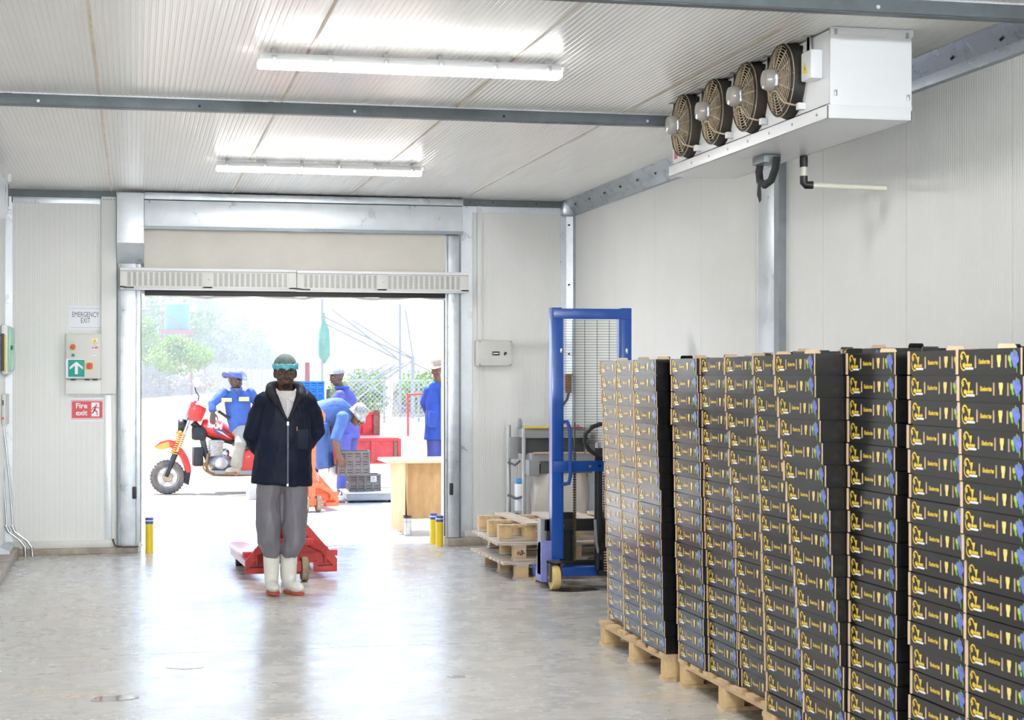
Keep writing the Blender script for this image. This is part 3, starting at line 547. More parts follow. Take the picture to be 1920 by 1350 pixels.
# ------------------------------------------------------------------ cartons
mat('carton', (.0135, .0132, .0138), .21, var=.15, scale=6, rvar=.04, coat=.05, spec=.45)
mat('kraft', (.66, .47, .31), .8, var=.12, scale=20)
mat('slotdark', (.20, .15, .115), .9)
mat('gold', (.75, .52, .05), .25, var=.25, scale=80, coat=.08, spec=.42); mat('goldpale', (.80, .62, .20), .25, coat=.08, spec=.42)
mat('berry', (.15, .19, .62), .25, coat=.08, spec=.42, var=.35, scale=60); mat('leafgreen', (.16, .42, .03), .5, var=.3, scale=60); mat('limeleaf', (.42, .58, .05), .5)
CL, CW, CH, CP = .42, .315, .0805, .0855       # length (y), width (x), height, stacking pitch
def holed(b, W, H_, holes, M, th=.004):
    """a board W x H in local xy with rectangular slots cut through it"""
    xs = sorted({0, W} | {q for h in holes for q in (h[0], h[1])}); zs = sorted({0, H_} | {q for h in holes for q in (h[2], h[3])})
    for x0, x1 in zip(xs, xs[1:]):
        for z0, z1 in zip(zs, zs[1:]):
            cx, cz = (x0+x1)/2, (z0+z1)/2
            if any(h[0] < cx < h[1] and h[2] < cz < h[3] for h in holes): continue
            b.add([(x0, z0, 0), (x1, z0, 0), (x1, z1, 0), (x0, z1, 0)], [(0, 1, 2, 3)], M)
    k = b.k; b.k = 1
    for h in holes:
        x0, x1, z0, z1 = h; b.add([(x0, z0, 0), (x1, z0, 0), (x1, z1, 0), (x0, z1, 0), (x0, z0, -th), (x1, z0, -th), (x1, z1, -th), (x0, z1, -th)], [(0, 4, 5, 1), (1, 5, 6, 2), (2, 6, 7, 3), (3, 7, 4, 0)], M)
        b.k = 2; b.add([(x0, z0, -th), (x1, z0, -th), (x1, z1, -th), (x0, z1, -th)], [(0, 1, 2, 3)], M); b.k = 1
    b.k = k
def carton_mesh():
    b = B(); g = CP-CH; z1 = CP
    LONG = [(.122, .133, .020, .060), (.230, .241, .020, .060), (.317, .328, .020, .060)]
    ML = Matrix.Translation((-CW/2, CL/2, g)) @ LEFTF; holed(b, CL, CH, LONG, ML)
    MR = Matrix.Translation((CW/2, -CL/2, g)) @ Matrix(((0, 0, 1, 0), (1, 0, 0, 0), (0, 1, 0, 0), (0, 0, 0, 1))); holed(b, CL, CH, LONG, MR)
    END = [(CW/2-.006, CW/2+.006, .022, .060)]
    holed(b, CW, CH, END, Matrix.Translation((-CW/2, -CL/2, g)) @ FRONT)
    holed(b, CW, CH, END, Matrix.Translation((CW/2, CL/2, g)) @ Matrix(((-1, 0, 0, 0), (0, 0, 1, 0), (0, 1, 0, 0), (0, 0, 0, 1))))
    x, y, r = CW/2, CL/2, .034
    b.add([(-x, -y, z1), (x, -y, z1), (x, y, z1), (-x, y, z1), (-x+r, -y+r, z1-.003), (x-r, -y+r, z1-.003), (x-r, y-r, z1-.003), (-x+r, y-r, z1-.003)], [(0, 1, 5, 4), (1, 2, 6, 5), (2, 3, 7, 6), (3, 0, 4, 7), (4, 5, 6, 7)])
    b.add([(-x, -y, g), (x, -y, g), (x, y, g), (-x, y, g)], [(3, 2, 1, 0)])
    b.box(-x+.008, x-.008, -y+.008, y-.008, 0, g+.001)
    b.k = 1   # raw kraft edges at the corners
    for sx in (-1, 1):
        b.box(min(sx*x, sx*(x+.0035)), max(sx*x, sx*(x+.0035)), y-.010, y+.0015, g, z1)
        b.box(min(sx*x, sx*(x+.0015)), max(sx*x, sx*(x+.0015)), -y-.001, -y+.006, g, z1)
    return b.mesh('carton', ['carton', 'kraft', 'slotdark'])
def print_meshes():
    """the flat print of the long side: crest, word, figure and berries"""
    T = lambda x, z: Matrix.Translation((-CW/2-.0012, CL/2-x, CP-CH+z)) @ LEFTF
    b = B()
    def arc(cx, cz, r, a0, a1, w0, n=14):
        v = []
        for i in range(n+1):
            a = a0+(a1-a0)*i/n; q = w0*(.55+.45*math.sin(PI*i/n)); v += [((r-q)*math.cos(a), (r-q)*math.sin(a), 0), ((r+q)*math.cos(a), (r+q)*math.sin(a), 0)]
        b.add(v, [(2*i, 2*i+1, 2*i+3, 2*i+2) for i in range(n)], T(cx, cz))
    def disc(cx, cz, rx, rz, n=12, rot=0): b.add([(rx*math.cos(2*PI*i/n)*math.cos(rot)-rz*math.sin(2*PI*i/n)*math.sin(rot), rx*math.cos(2*PI*i/n)*math.sin(rot)+rz*math.sin(2*PI*i/n)*math.cos(rot), 0) for i in range(n)], [tuple(range(n))], T(cx, cz))
    arc(.046, .053, .018, 0, PI, .0032); arc(.050, .036, .022, PI*.82, PI*1.72, .0028); arc(.038, .055, .005, 0, PI*2, .004)
    b.add([(.0, .0, 0), (.006, -.016, 0), (.012, .0, 0), (.016, .017, 0), (-.004, .017, 0)], [(0, 1, 2, 3, 4)], T(.070, .044))
    for cx, rx, rz in ((.053, .012, .008), (.073, .008, .006), (.088, .008, .006), (.1, .007, .006)): disc(cx, .0295, rx, rz, 9)
    b.k = 1; b.add([(-.028, -.0035, 0), (.026, -.0035, 0), (.030, 0, 0), (.026, .0035, 0), (-.028, .0035, 0)], [(0, 1, 2, 3, 4)], T(.086, .019))
    crest = b.mesh('crest_print', ['gold', 'white'])
    b = B(); b.add(*text('Blueberries', .0205, T(.186, .040), bold=.0008, sx=.78)); word = b.mesh('word_print', 'gold')
    b = B(); b.add([(-.008, -.019, 0), (.008, -.019, 0), (.008, -.008, 0), (.0125, .004, 0), (.0125, .018, 0), (-.0125, .018, 0), (-.0125, .004, 0), (-.008, -.008, 0)], [tuple(range(8))], T(.280, .042)); fig = b.mesh('figure_print', 'goldpale')
    b = B()
    for j_, (cx, cz) in enumerate(((.362, .056), (.382, .060), (.372, .045), (.390, .047), (.380, .032))):
        n0 = len(b.v); disc(cx, cz, .0135, .0135); b.v[n0:] = [(x-.00012*j_, y, z) for x, y, z in b.v[n0:]]
    b.k = 1
    b.add([(0, -.012, .0008), (.006, .006, .0008), (0, .014, .0008), (-.005, .006, .0008)], [(0, 1, 2, 3)], T(.375, .065)); b.add([(0, .014, .0008), (.004, -.004, .0008), (0, -.018, .0008), (-.004, -.004, .0008)], [(0, 1, 2, 3)], T(.392, .021)); disc(.352, .032, .007, .011, rot=.5)
    b.k = 2; disc(.346, .047, .008, .013, rot=.5)
    return [crest, word, fig, b.mesh('berry_print', ['berry', 'leafgreen', 'limeleaf'])]
def tab_mesh():
    """locking tab standing up on an end wall: dark outside, kraft inside"""
    b = B(); p = [(-.034, 0), (.034, 0), (.034, .014), (.028, .022), (-.028, .022), (-.034, .014)]; n = len(p)
    b.k = 0; b.add([(x, -.0015, z) for x, z in p]+[(x, .0, z) for x, z in p], [tuple(range(n))]+[(i, (i+1) % n, n+(i+1) % n, n+i) for i in range(n)])
    b.k = 1; b.add([(x, .0, z) for x, z in p]+[(x, .0015, z) for x, z in p], [tuple(range(2*n-1, n-1, -1))]+[(i, (i+1) % n, n+(i+1) % n, n+i) for i in range(n)])
    return b.mesh('locking_tab', ['carton', 'kraft'])
CM, PM, TM = carton_mesh(), print_meshes(), tab_mesh()
def prints(c):
    for q in PM: link(q.name, q, c)
rng = random.Random(7)
NL = 18; Z0 = .143
def column(x, y, ryaw, lean, label, where, n=NL, rot90=False, tabs=True, dz=0.):
    """a stack of cartons; (x, y) = far left corner of the bottom carton, lean = (dx, dy) of the top against the bottom"""
    o_ = None; rows = []
    for k in range(n):
        f = k/(n-1.); jx, jy = rng.uniform(-.004, .004), rng.uniform(-.0015, .0015)
        cx, cy = (CW/2, -CL/2) if not rot90 else (CL/2, -CW/2)
        yaw = ryaw+rng.uniform(-.009, .009)+(PI/2 if rot90 else 0)
        c = link('carton', CM, None, (x+cx+lean[0]*f**1.2+jx, y+cy+lean[1]*f**1.2+jy, Z0+dz+k*CP), yaw)
        tag(c, label.format(ordinal(k, n)), 'carton', where)
        prints(c)
        if k == n-1 and tabs:
            for s in (-1, 1): q = link('locking_tab', TM, c, (rng.uniform(-.02, .02), s*(CL/2-.004), CP-.002)); q.rotation_euler = (rng.uniform(-.25, .25), 0, PI if s > 0 else 0)
    return
WORDS = 'zero first second third fourth fifth sixth seventh eighth ninth tenth eleventh twelfth thirteenth fourteenth fifteenth sixteenth seventeenth eighteenth'.split()
def ordinal(k, n):
    r = n-1-k
    return 'topmost carton' if r == 0 else 'bottom carton' if k == 0 else '%s carton from the top' % WORDS[r+1]
def stack(*a, **k): column(*a, **k)
where = ['cartons on the farthest pallet', 'cartons on the second pallet', 'cartons on the third pallet', 'cartons on the nearest pallet']
P1 = [(2.758, 9.80), (2.728, 9.365), (2.70, 8.935)]
names1 = ('black fruit {0} of the stack nearest the blue stacker', 'black fruit {0} of the second stack from the blue stacker', 'black fruit {0} of the third stack from the blue stacker')
for i, (x, y) in enumerate(P1): column(x, y, .0, (-.045, .02), names1[i], where[0])
P2 = [(2.735, 8.395), (2.755, 7.972), (2.765, 7.548)]
names2 = ('black printed {0} of the fourth stack from the stacker', 'black printed {0} of the fifth stack from the stacker', 'black printed {0} of the sixth stack from the stacker')
for i, (x, y) in enumerate(P2): column(x, y, .0, ((-.04, -.045, -.08)[i], (.01, .01, .01)[i]), names2[i], where[1])
P3 = [(2.675, 6.98, (-.05, .03)), (2.655, 6.50, (-.135, .0)), (2.655, 6.065, (-.005, .0))]
names3 = ('black printed {0} of the seventh stack from the stacker', 'black printed {0} of the leaning eighth stack from the stacker', 'black printed {0} of the ninth stack, beside the leaning one')
for i, (x, y, l) in enumerate(P3): column(x, y, .0, l, names3[i], where[2])
P4 = [(2.645, 5.515, (-.01, .0)), (2.645, 5.082, (-.045, .0)), (2.64, 4.64, (-.03, 0))]
names4 = ('black printed {0} of the tenth stack, second nearest in view', 'black printed {0} of the nearest stack at the right edge', 'black printed {0} of the stack just beyond the right edge')
for i, (x, y, l) in enumerate(P4): column(x, y, .0, l, names4[i], where[3])
# the cartons deeper in each load: only their top layers (and the end of the farthest load) show
inner_count = 0
def inner(x, y, dz, label, grp, rot=False, top=1):
    b = B()
    cx, cy = (CW/2, -CL/2) if not rot else (CL/2, -CW/2); sx, sy = (CW, CL) if not rot else (CL, CW)
    cp = (CP*(NL-top)+dz)/(NL-top)
    for k in range(NL-top): b.box(x+.003, x+sx-.003, y-sy+.003, y-.003, Z0+k*cp+.004, Z0+(k+1)*cp)
    o = b.build('inner_cartons', 'carton'); tag(o, 'hidden inner cartons under the %s' % label, 'carton', kind='stuff')
    for k in range(NL-top, NL):
        c = link('carton', CM, None, (x+cx, y+cy, Z0+k*CP+dz), PI/2 if rot else rng.uniform(-.004, .004)); tag(c, 'black %s' % label if top == 1 else 'black {0} {1}'.format(ordinal(k, NL), label), 'carton', grp); prints(c)
        if k == NL-1:
            for s in (-1, 1): q = link('locking_tab', TM, c, (rng.uniform(-.03, .03), s*(CL/2-.004), CP-.002)); q.rotation_euler = (rng.uniform(-.3, .3), 0, PI if s > 0 else 0)
RX = .345
nm = ('farthest', 'second', 'third', 'nearest')
for pi_, (P, lean) in enumerate(((P1, 0), (P2, 0), (P3, 0), (P4, 0))):
    for row in (1, 2):
        for i, p in enumerate(P):
            if pi_ == 0 and row == 1 and i == 2: continue
            tall = rng.uniform(0, .012)+(.022 if pi_ == 3 and row == 1 else 0)
            inner(max(q[0] for q in P)+RX*row+.005*(i % 2), p[1], (.045 if pi_ == 3 and row == 1 and i > 0 else .03 if (pi_+row+i) % 3 == 0 else .0), 'top carton of the %s pallet, %s row behind the front, %s' % (nm[pi_], ('', 'second', 'rear')[row], ('far end', 'middle', 'near end')[i]), where[pi_])
# the turned stack at the near end of the farthest load
for k in range(NL):
    c = link('carton', CM, None, (2.70+CW+CL/2+.012-.04*k/17, 8.935-CL+CW/2-.012, Z0+k*CP), PI/2+rng.uniform(-.01, .01)); tag(c, 'black {0} of the turned stack behind the third stack'.format(ordinal(k, NL)), 'carton', where[0]); prints(c)
for i, (P, lb) in enumerate(((P1, 'wooden pallet under the farthest carton load'), (P2, 'wooden pallet under the second carton load from the stacker'), (P3, 'wooden pallet under the third carton load from the stacker'), (P4, 'wooden pallet under the nearest carton load at the right edge'))):
    x0 = min(p[0] for p in P)+.0; y1 = P[0][1]; pallet((x0+.545, y1-.645, 0), 0, lb, 1.09, 1.29, group='pallets under the carton loads')
# ------------------------------------------------------------------ pile of old pallets
OPG = 'old pallets piled by the stacker'
pallet((3.38, 13.55, 0), .03, 'bottom pallet of the rough pile beside the blue stacker', 1.0, 1.15, 'woodgrey', 'woodblock', 9, .10, OPG)
pallet((3.40, 13.56, .146), -.02, 'second pallet from the floor in the pile beside the stacker', 1.0, 1.12, 'woodgrey', 'woodblock', 9, .13, OPG)
tp = thing('pallet', 'top pallet of the pile, tilted, with gaps between its pale boards', 'pallet', (3.36, 13.62, .292), -.02, OPG)
for y in (-.46, -.02, .42):
    link('bottom_board', pbox('bottom_board', 1.1, .10, .02, 'woodgrey'), tp, (0, y, .010)); link('stringer_board', pbox('stringer_top', 1.1, .10, .02, 'wood'), tp, (0, y, .116))
    for x in (-.50, -.30, .05, .42): link('block', pbox('block', .10, .09, .086, 'woodblock', .003), tp, (x, y, .063))
for x, sy, rz in ((-.30, 1.05, .04), (-.02, 1.12, -.03), (.25, 1.1, .02), (.48, 1.1, 0)): link('top_board', pbox('top_board_long', .13, 1.1, .018, 'woodgrey'), tp, (x, -.02, .135), rz)
for x, y, z in ((2.952, 12.966, .0625), (2.955, 12.99, .21)):
    c = B(); rr = random.Random(int(z*100))
    for k in range(26): a, q = rr.uniform(0, 2*PI), rr.random()**.5; c.box(.032*q*math.cos(a)-.005, .032*q*math.cos(a)+.005, -.001, 0, .02*q*math.sin(a)-.003, .02*q*math.sin(a)+.003)
    st = c.build('ink_stamp', 'purpleink', tp); st.location = tp.matrix_world.inverted() @ Vector((x, y-.004, z)) if False else (x-3.36, y-13.62, z-.292)
# ------------------------------------------------------------------ blue stacker
sk = thing('pallet_stacker', 'blue hand stacker with mast, wire guard and black tiller', 'stacker', (3.36, 12.40, 0), 0)
mat('wire', (.05, .05, .05), .5, .3); mat('wheelyellow', (.80, .60, .24), .5, var=.15)
for s in (-1, 1):
    x0, x1 = (-.31, -.232) if s < 0 else (.232, .31)
    po = B().box(x0, x1, .0, .10, .22, 2.105).build('mast_post', 'stackblue', sk, bevel=.005)
    B().box(x0+(.078 if s < 0 else -.016), x0+(.094 if s < 0 else 0), .02, .08, .22, 2.09).build('inner_channel', 'stackblue', po)
    wx = -.34 if s < 0 else .30
    hs = B().prism([(-.01, .05), (.17, .05), (.17, .10), (.12, .28), (.10, .34), (-.01, .36)], wx-.05 if s < 0 else wx-.0, wx+.09 if s < 0 else wx+.10, Matrix(((0, 0, 1, 0), (1, 0, 0, .02), (0, 1, 0, 0), (0, 0, 0, 1)))).build('wheel_housing', 'stacklilac' if s < 0 else 'stackblue', sk, bevel=.004)
    xw = -.305 if s < 0 else .33
    cf = B().box(xw-.045, xw-.037, -.10, .0, .06, .21).box(xw+.037, xw+.045, -.10, .0, .06, .21).box(xw-.045, xw+.045, -.10, .02, .20, .212).build('caster_fork', 'dustblack', sk)
    B().lathe([(.03, -.03), (.085, -.03), (.092, -.02), (.092, .02), (.085, .03), (.03, .03)], 28, Matrix.Translation((xw, -.06, .092)) @ Matrix.Rotation(PI/2, 4, 'Y')).build('wheel', 'wheelyellow', cf, smooth=40)
    B().cyl((xw-.05, -.06, .092), (xw+.05, -.06, .092), .012).build('axle', 'steel', cf)
    lg = B().box(xw-.04, xw+.04, .15, .50, .05, .13).build('support_leg', 'stackblue', sk, bevel=.005); B().cyl((xw-.03, .46, .035), (xw+.03, .46, .035), .035).build('leg_roller', 'wheelyellow', lg)
    fk = B().prism([(.12, .14), (.20, .14), (.50, .15), (.50, .17), (.18, .22), (.18, .56), (.12, .56)], s*.16-.06, s*.16+.06, Matrix(((0, 0, 1, 0), (1, 0, 0, 0), (0, 1, 0, 0), (0, 0, 0, 1)))).build('fork', 'black', sk)
    cx_ = -.115 if s < 0 else .12
    ch = B()
    for k in range(44): z = .20+k*.0195; ch.box(cx_-.013, cx_+.013, .075, .087, z, z+.012)
    ch.box(cx_-.004, cx_+.004, .07, .09, .2, 1.24).build('chain', 'dustblack', sk)
B().box(-.30, .30, -.012, .02, 2.02, 2.098).build('top_bar', 'stackblue', sk, bevel=.004)
cb_ = B().box(-.30, .30, -.012, .0, .875, .955).build('cross_bar', 'stackblue', sk, bevel=.003)
for x in (-.02, .055, .2): B().lathe([(.011, 0), (.011, .008)], 6, Matrix.Translation((x, -.012, .915)) @ FRONT).build('bolt', 'chrome', cb_)
B().box(-.33, .36, -.06, .12, .095, .165).build('base_plate', 'stackblue', sk, bevel=.004)
g = B()
for k in range(50): z = 1.02+k*.0202; g.tube([(-.24, .085, z), (.26, .085, z)], .0013, 4)
for k in range(6): x = -.225+k*.096; g.tube([(x, .088, 1.0), (x, .088, 2.015)], .0018, 4)
g.build('wire_guard', 'wire', sk)
ca_ = B().box(-.33, .33, .10, .15, .42, .51).box(-.33, .33, .10, .14, .14, .20).box(-.33, -.25, .10, .15, .14, .51).box(.25, .33, .10, .15, .14, .51).build('carriage', 'black', sk, bevel=.004)
for x in (-.2, .17):
    for z in (.46, .17): B().lathe([(.011, 0), (.011, .008)], 6, Matrix.Translation((x, .10, z)) @ FRONT).build('bolt', 'chrome', ca_)
B().box(-.39, -.36, .03, .14, .10, .52).build('side_plate', 'midgrey', sk, bevel=.003)
cy = B().cyl((.06, .04, .12), (.06, .04, 1.05), .032).build('lift_cylinder', 'black', sk, smooth=50); B().cyl((.06, .04, 1.05), (.06, .04, 1.09), .02).build('ram', 'chrome', cy)
ti = B().bar((.085, -.10, .30), (.115, -.19, 1.24), .062, .035).build('tiller', 'black', sk, bevel=.006)
B().tube([(.115, -.19, 1.23), (.01, -.19, 1.235), (-.05, -.188, 1.215), (-.10, -.183, 1.165), (-.105, -.178, 1.10), (-.07, -.173, 1.045), (.0, -.167, 1.0), (.09, -.158, .965), (.18, -.167, 1.0), (.24, -.173, 1.05), (.26, -.183, 1.13), (.24, -.188, 1.2), (.2, -.19, 1.23)], .017, 10, closed=True).build('tiller_loop', 'black', ti, smooth=60)
B().tube([(-.01, -.12, .52), (.005, -.1, .35), (.04, -.08, .22)], .011, 8).build('release_rod', 'midgrey', ti, smooth=60)
pm = B().cyl((.09, -.07, .10), (.09, -.07, .34), .035).box(.02, .16, -.12, .0, .10, .14).bar((.02, -.09, .14), (.03, -.08, .30), .03).bar((.16, -.09, .14), (.15, -.08, .34), .03).build('pump', 'black', sk, bevel=.003)
B().tube([Vector((.09+.027*math.cos(i*.7), -.115+.027*math.sin(i*.7), .13+i*.0022)) for i in range(72)], .004, 6).build('pump_spring', 'kraft', pm, smooth=60)
B().tube([(-.232, -.0, 1.245), (-.20, -.03, 1.25), (-.185, -.05, 1.20), (-.18, -.05, .85), (-.19, -.04, .79), (-.232, 0, .78)], .015, 10).build('grab_handle', 'stackblue', sk, smooth=60)
for z in (1.76,): 
    for x in (-.24, .27): B().box(x-.006, x+.008, -.006, .004, z, z+.04).build('catch', 'chrome', sk, bevel=.002)
# ------------------------------------------------------------------ cleaning trolley
ct = thing('cleaning_trolley', 'grey janitor trolley with pale waste bag behind the old pallets', 'trolley', (3.64, 15.1, 0), 0)
mat('bag', (.62, .58, .53), .35, var=.12, scale=3, bump=.5, bscale=9)
for x, y in ((-.29, .18), (-.215, -.12), (.36, .18), (.36, -.12)): B().cyl((x, y, .12), (x, y, 1.14), .018).build('upright', 'steel', ct, smooth=50)
B().box(-.30, .40, -.16, .24, .10, .20).build('base', 'darkgrey', ct, bevel=.01)
for x in (-.24, .34):
    for y in (-.1, .18): B().lathe([(.02, -.015), (.05, -.015), (.05, .015), (.02, .015)], 16, Matrix.Translation((x, y, .05)) @ Matrix.Rotation(PI/2, 4, 'Y')).build('castor', 'rubber', ct, smooth=40)
tr_ = B().box(-.21, .40, -.15, .22, 1.03, 1.12).build('top_tray', 'midgrey', ct, bevel=.01); B().box(-.22, .10, -.17, -.13, 1.12, 1.135).build('yellow_edge', 'yellow', tr_); B().box(.12, .32, -.17, -.13, 1.12, 1.132).build('red_edge', 'signred', tr_)
B().box(-.20, .40, -.08, .2, .88, 1.03).build('dark_bin', 'darkgrey', ct, bevel=.01)
B().ell((-.25, -.1, 1.16), (.022, .022, .05), 12, 8).build('mop_knob', 'midgrey', ct, smooth=60)
B().box(-.33, -.245, -.02, .0, .84, 1.04).build('side_panel', 'midgrey', ct, bevel=.006)
lid = B().box(-.18, .40, -.27, .0, .80, .90).box(-.21, -.11, -.29, -.1, .70, .84).build('bag_lid', 'midgrey', ct, bevel=.015); B().tube([(-.17, -.28, .905), (.1, -.29, .905), (.4, -.28, .90)], .008, 6).build('lid_rail', 'kraft', lid, smooth=60); B().box(-.10, .38, -.275, -.24, .72, .83).build('lid_front', 'darkgrey', lid)
b = B(); n = 40; v = []
for j in range(13):
    z = .24+(.76-.24)*j/12; f = j/12; s = .86+.14*(1-abs(f-.45)*1.5)
    for i in range(n):
        a = 2*PI*i/n; r = 1+.05*math.sin(7*a+f*3)+.03*math.sin(13*a-f*5); x = .11+.26*s*r*math.copysign(abs(math.cos(a))**.6, math.cos(a)); y = -.13+.15*s*r*math.copysign(abs(math.sin(a))**.6, math.sin(a)); v.append((x, y, z))
b.add(v, [(j*n+i, j*n+(i+1) % n, (j+1)*n+(i+1) % n, (j+1)*n+i) for j in range(12) for i in range(n)]+[tuple(range(n-1, -1, -1))]).build('waste_bag', 'bag', ct, smooth=80)
B().box(-.26, -.19, -.02, .1, .36, .62).build('spray_bottle', 'white', ct, bevel=.02); B().box(-.27, -.20, -.03, .06, .62, .66).build('bottle_top', 'skyblue', ct, bevel=.01)
B().tube([(-.3, .16, .8), (-.26, .05, .78), (-.24, -.06, .82)], .01, 6).tube([(-.3, .16, .5), (-.26, .0, .48), (-.23, -.1, .5)], .012, 6).build('clips', 'darkgrey', ct, smooth=60)
B().prism([(-.46, .20), (-.30, .34), (-.22, .34), (-.22, .18), (-.44, .18)], -.1, .1, FRONT).build('dustpan', 'darkgrey', ct, bevel=.008)
# broom-like squeegee handle seen through the wire guard
sq = thing('wall_conduit_fitting', 'grey conduit with a small box on the corner behind the wire guard', 'conduit', (4.0, YB-.12, 1.15))
B().box(.0, .05, .0, .05, .28, .46).build('fitting_box', 'rust', sq, bevel=.004); B().tube([(.02, .0, .28), (0, -.02, .22), (-.1, -.04, .1), (-.12, -.04, .0), (-.12, -.04, -.1)], .012, 8).build('flexible_conduit', 'darkgrey', sq, smooth=60)
# ------------------------------------------------------------------ outdoors: yard, trees, fences
m = mat('yardconcrete', (.56, .54, .50), .8, scale=1.5, col2=(.46, .44, .40), bump=.1, bscale=30); concrete_stains(m, .25)
mat('dirt', (.42, .34, .24), .95, scale=.35, col2=(.30, .235, .16), bump=.3, bscale=12)
struct(B().box(-12, 14, 16.30, 22.75, -.2, -.002).build('floor_yard', 'yardconcrete'), 'sunlit concrete apron outside the doorway')
struct(B().box(-220, 260, 22.75, 520, -.3, -.03).build('floor_ground', 'dirt'), 'dry sandy ground beyond the apron')
struct(B().box(-12, 14, -30, -4.2, -.2, -.002).build('floor_bounce_slab', 'yardconcrete'), 'unseen concrete slab added behind the viewer to bounce sunlight')  # added so that sunlight bounces in through the opening behind the camera
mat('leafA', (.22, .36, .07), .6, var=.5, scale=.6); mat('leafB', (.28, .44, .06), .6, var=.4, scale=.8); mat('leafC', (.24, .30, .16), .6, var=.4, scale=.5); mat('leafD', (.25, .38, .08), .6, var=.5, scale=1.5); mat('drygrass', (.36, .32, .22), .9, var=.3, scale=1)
mat('bark', (.30, .24, .18), .9, var=.3)
def leaves(rng, c, r, n, s, b):
    v = []; f = []
    for i in range(n):
        d = Vector((rng.gauss(0, 1), rng.gauss(0, 1), rng.gauss(0, 1))).normalized()*(.45+.55*rng.random()**.5)
        p = Vector((c[0]+d.x*r[0], c[1]+d.y*r[1], c[2]+d.z*r[2]))
        if p.z < .05: continue
        a = Vector((rng.gauss(0, 1), rng.gauss(0, 1), rng.gauss(0, 1))).normalized(); u = a.orthogonal().normalized()*s*rng.uniform(.6, 1.3); w_ = a.cross(u).normalized()*s*rng.uniform(.35, .7)
        k = len(v); v += [p-u, p-w_, p+u, p+w_]; f.append((k, k+1, k+2, k+3))
    b.add(v, f)
def tree(u, v, y, clumps, mt, label, seed, leaf=.16, name='tree', trunk=True, n=900, cat='tree'):
    """(u, v) pixel of the crown centre at depth y; clumps in metres about it"""
    c = oy(u, v, y); rng = random.Random(seed); base = Vector((c.x, c.y, -.03))
    t = thing(name, label, cat, base); b = B()
    for (dx, dy, dz, rx, rz) in clumps: leaves(rng, (dx, dy, c.z-base.z+dz), (rx, rx, rz), n, leaf, b)
    b.build('foliage', mt, t)['kind'] = 'stuff'
    if trunk:
        q = B(); zc = c.z-base.z; q.tube([(0, 0, 0), (.05, 0, zc*.5), (0, 0, zc)], [.22, .17, .08], 8)
        for (dx, dy, dz, rx, rz) in clumps[:4]: q.tube([(0, 0, zc*.45), (dx*.6, dy*.6, zc*.75+dz*.5), (dx, dy, zc+dz)], [.11, .07, .03], 6)
        q.build('trunk', 'bark', t, smooth=60)
    return t
tree(292, 600, 165, [(-2, 0, 1, 2.6, 2.2), (1, 1, 1.6, 2.4, 2.0), (-1, -1, -1.2, 2.6, 2.2), (2.2, 0, -1.0, 2.2, 1.8), (4.0, .5, -.2, 1.9, 1.2), (0, 0, -3.2, 3.2, 2.2), (3.2, 1, -2.6, 2.4, 1.6)], 'leafA', 'tall green tree behind the green water tank', 1, .22)
tree(338, 668, 118, [(-1.0, 0, 0, 1.3, .9), (.1, 0, .45, 1.2, .9), (1.1, 0, .0, 1.2, .8), (0, .3, -.6, 1.7, .7), (-.5, 0, .8, .8, .6)], 'leafB', 'bright green bush under the water tank', 2, .11, 'bush', False, 1100, 'bush')
tree(278, 645, 125, [(0, 0, 0, .9, 1.2), (-.3, 0, 1.1, .8, .9), (.3, 0, -1.1, .9, 1.0)], 'leafB', 'yellow-green bush at the left door edge', 3, .11, 'bush', False, 1000, 'bush')
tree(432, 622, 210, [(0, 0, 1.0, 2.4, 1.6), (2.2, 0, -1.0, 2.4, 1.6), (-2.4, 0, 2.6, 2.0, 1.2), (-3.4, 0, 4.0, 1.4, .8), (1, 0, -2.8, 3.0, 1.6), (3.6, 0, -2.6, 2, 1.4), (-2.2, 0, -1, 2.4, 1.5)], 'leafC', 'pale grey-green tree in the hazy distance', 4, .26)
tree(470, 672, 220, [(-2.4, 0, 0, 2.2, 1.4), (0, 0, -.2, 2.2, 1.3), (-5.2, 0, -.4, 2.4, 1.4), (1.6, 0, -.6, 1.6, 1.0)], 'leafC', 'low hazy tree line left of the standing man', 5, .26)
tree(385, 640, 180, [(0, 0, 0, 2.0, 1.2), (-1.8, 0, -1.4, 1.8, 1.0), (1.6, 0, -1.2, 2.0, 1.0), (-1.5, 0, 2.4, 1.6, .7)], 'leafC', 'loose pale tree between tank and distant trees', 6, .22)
# water tank on its stand
mat('tankgreen', (.07, .28, .22), .5, var=.1); mat('standred', (.30, .09, .09), .6)
tb = oy(332, 703, 140); tb.z = -.03; tk = thing('water_tank', 'green water tank with white lid on a red steel stand', 'tank', tb); pm_ = 140*1.0/3200
zf = oy(332, 619, 140).z+.03; zt = oy(332, 570, 140).z+.03; hw = (oy(356, 600, 140)-oy(309, 600, 140)).x/2
B().lathe([(hw*.97, zf), (hw, zf+.1), (hw, zt-.1), (hw*.94, zt), (hw*.5, zt+.12)], 28).build('drum', 'tankgreen', tk, smooth=50); B().lathe([(hw*.42, zt+.1), (hw*.42, zt+.2), (.05, zt+.26)], 20).build('lid', 'white', tk, smooth=40)
for sx in (-1, 1):
    for sy in (-1, 1): B().box(sx*(hw+.12)-.09, sx*(hw+.12)+.09, sy*(hw+.1)-.09, sy*(hw+.1)+.09, 0, zf-.1).build('leg', 'standred', tk)
B().box(-hw-.3, hw+.3, -hw-.25, hw+.25, zf-.28, zf).build('platform', 'standred', tk); B().bar((-hw-.15, -hw-.2, zt-.8), (hw*.7, -hw-.2, zf), .06).bar((-hw-.15, -hw-.2, zt-.6), (-hw-.15, -hw-.2, zf), .06).build('brace', 'standred', tk)
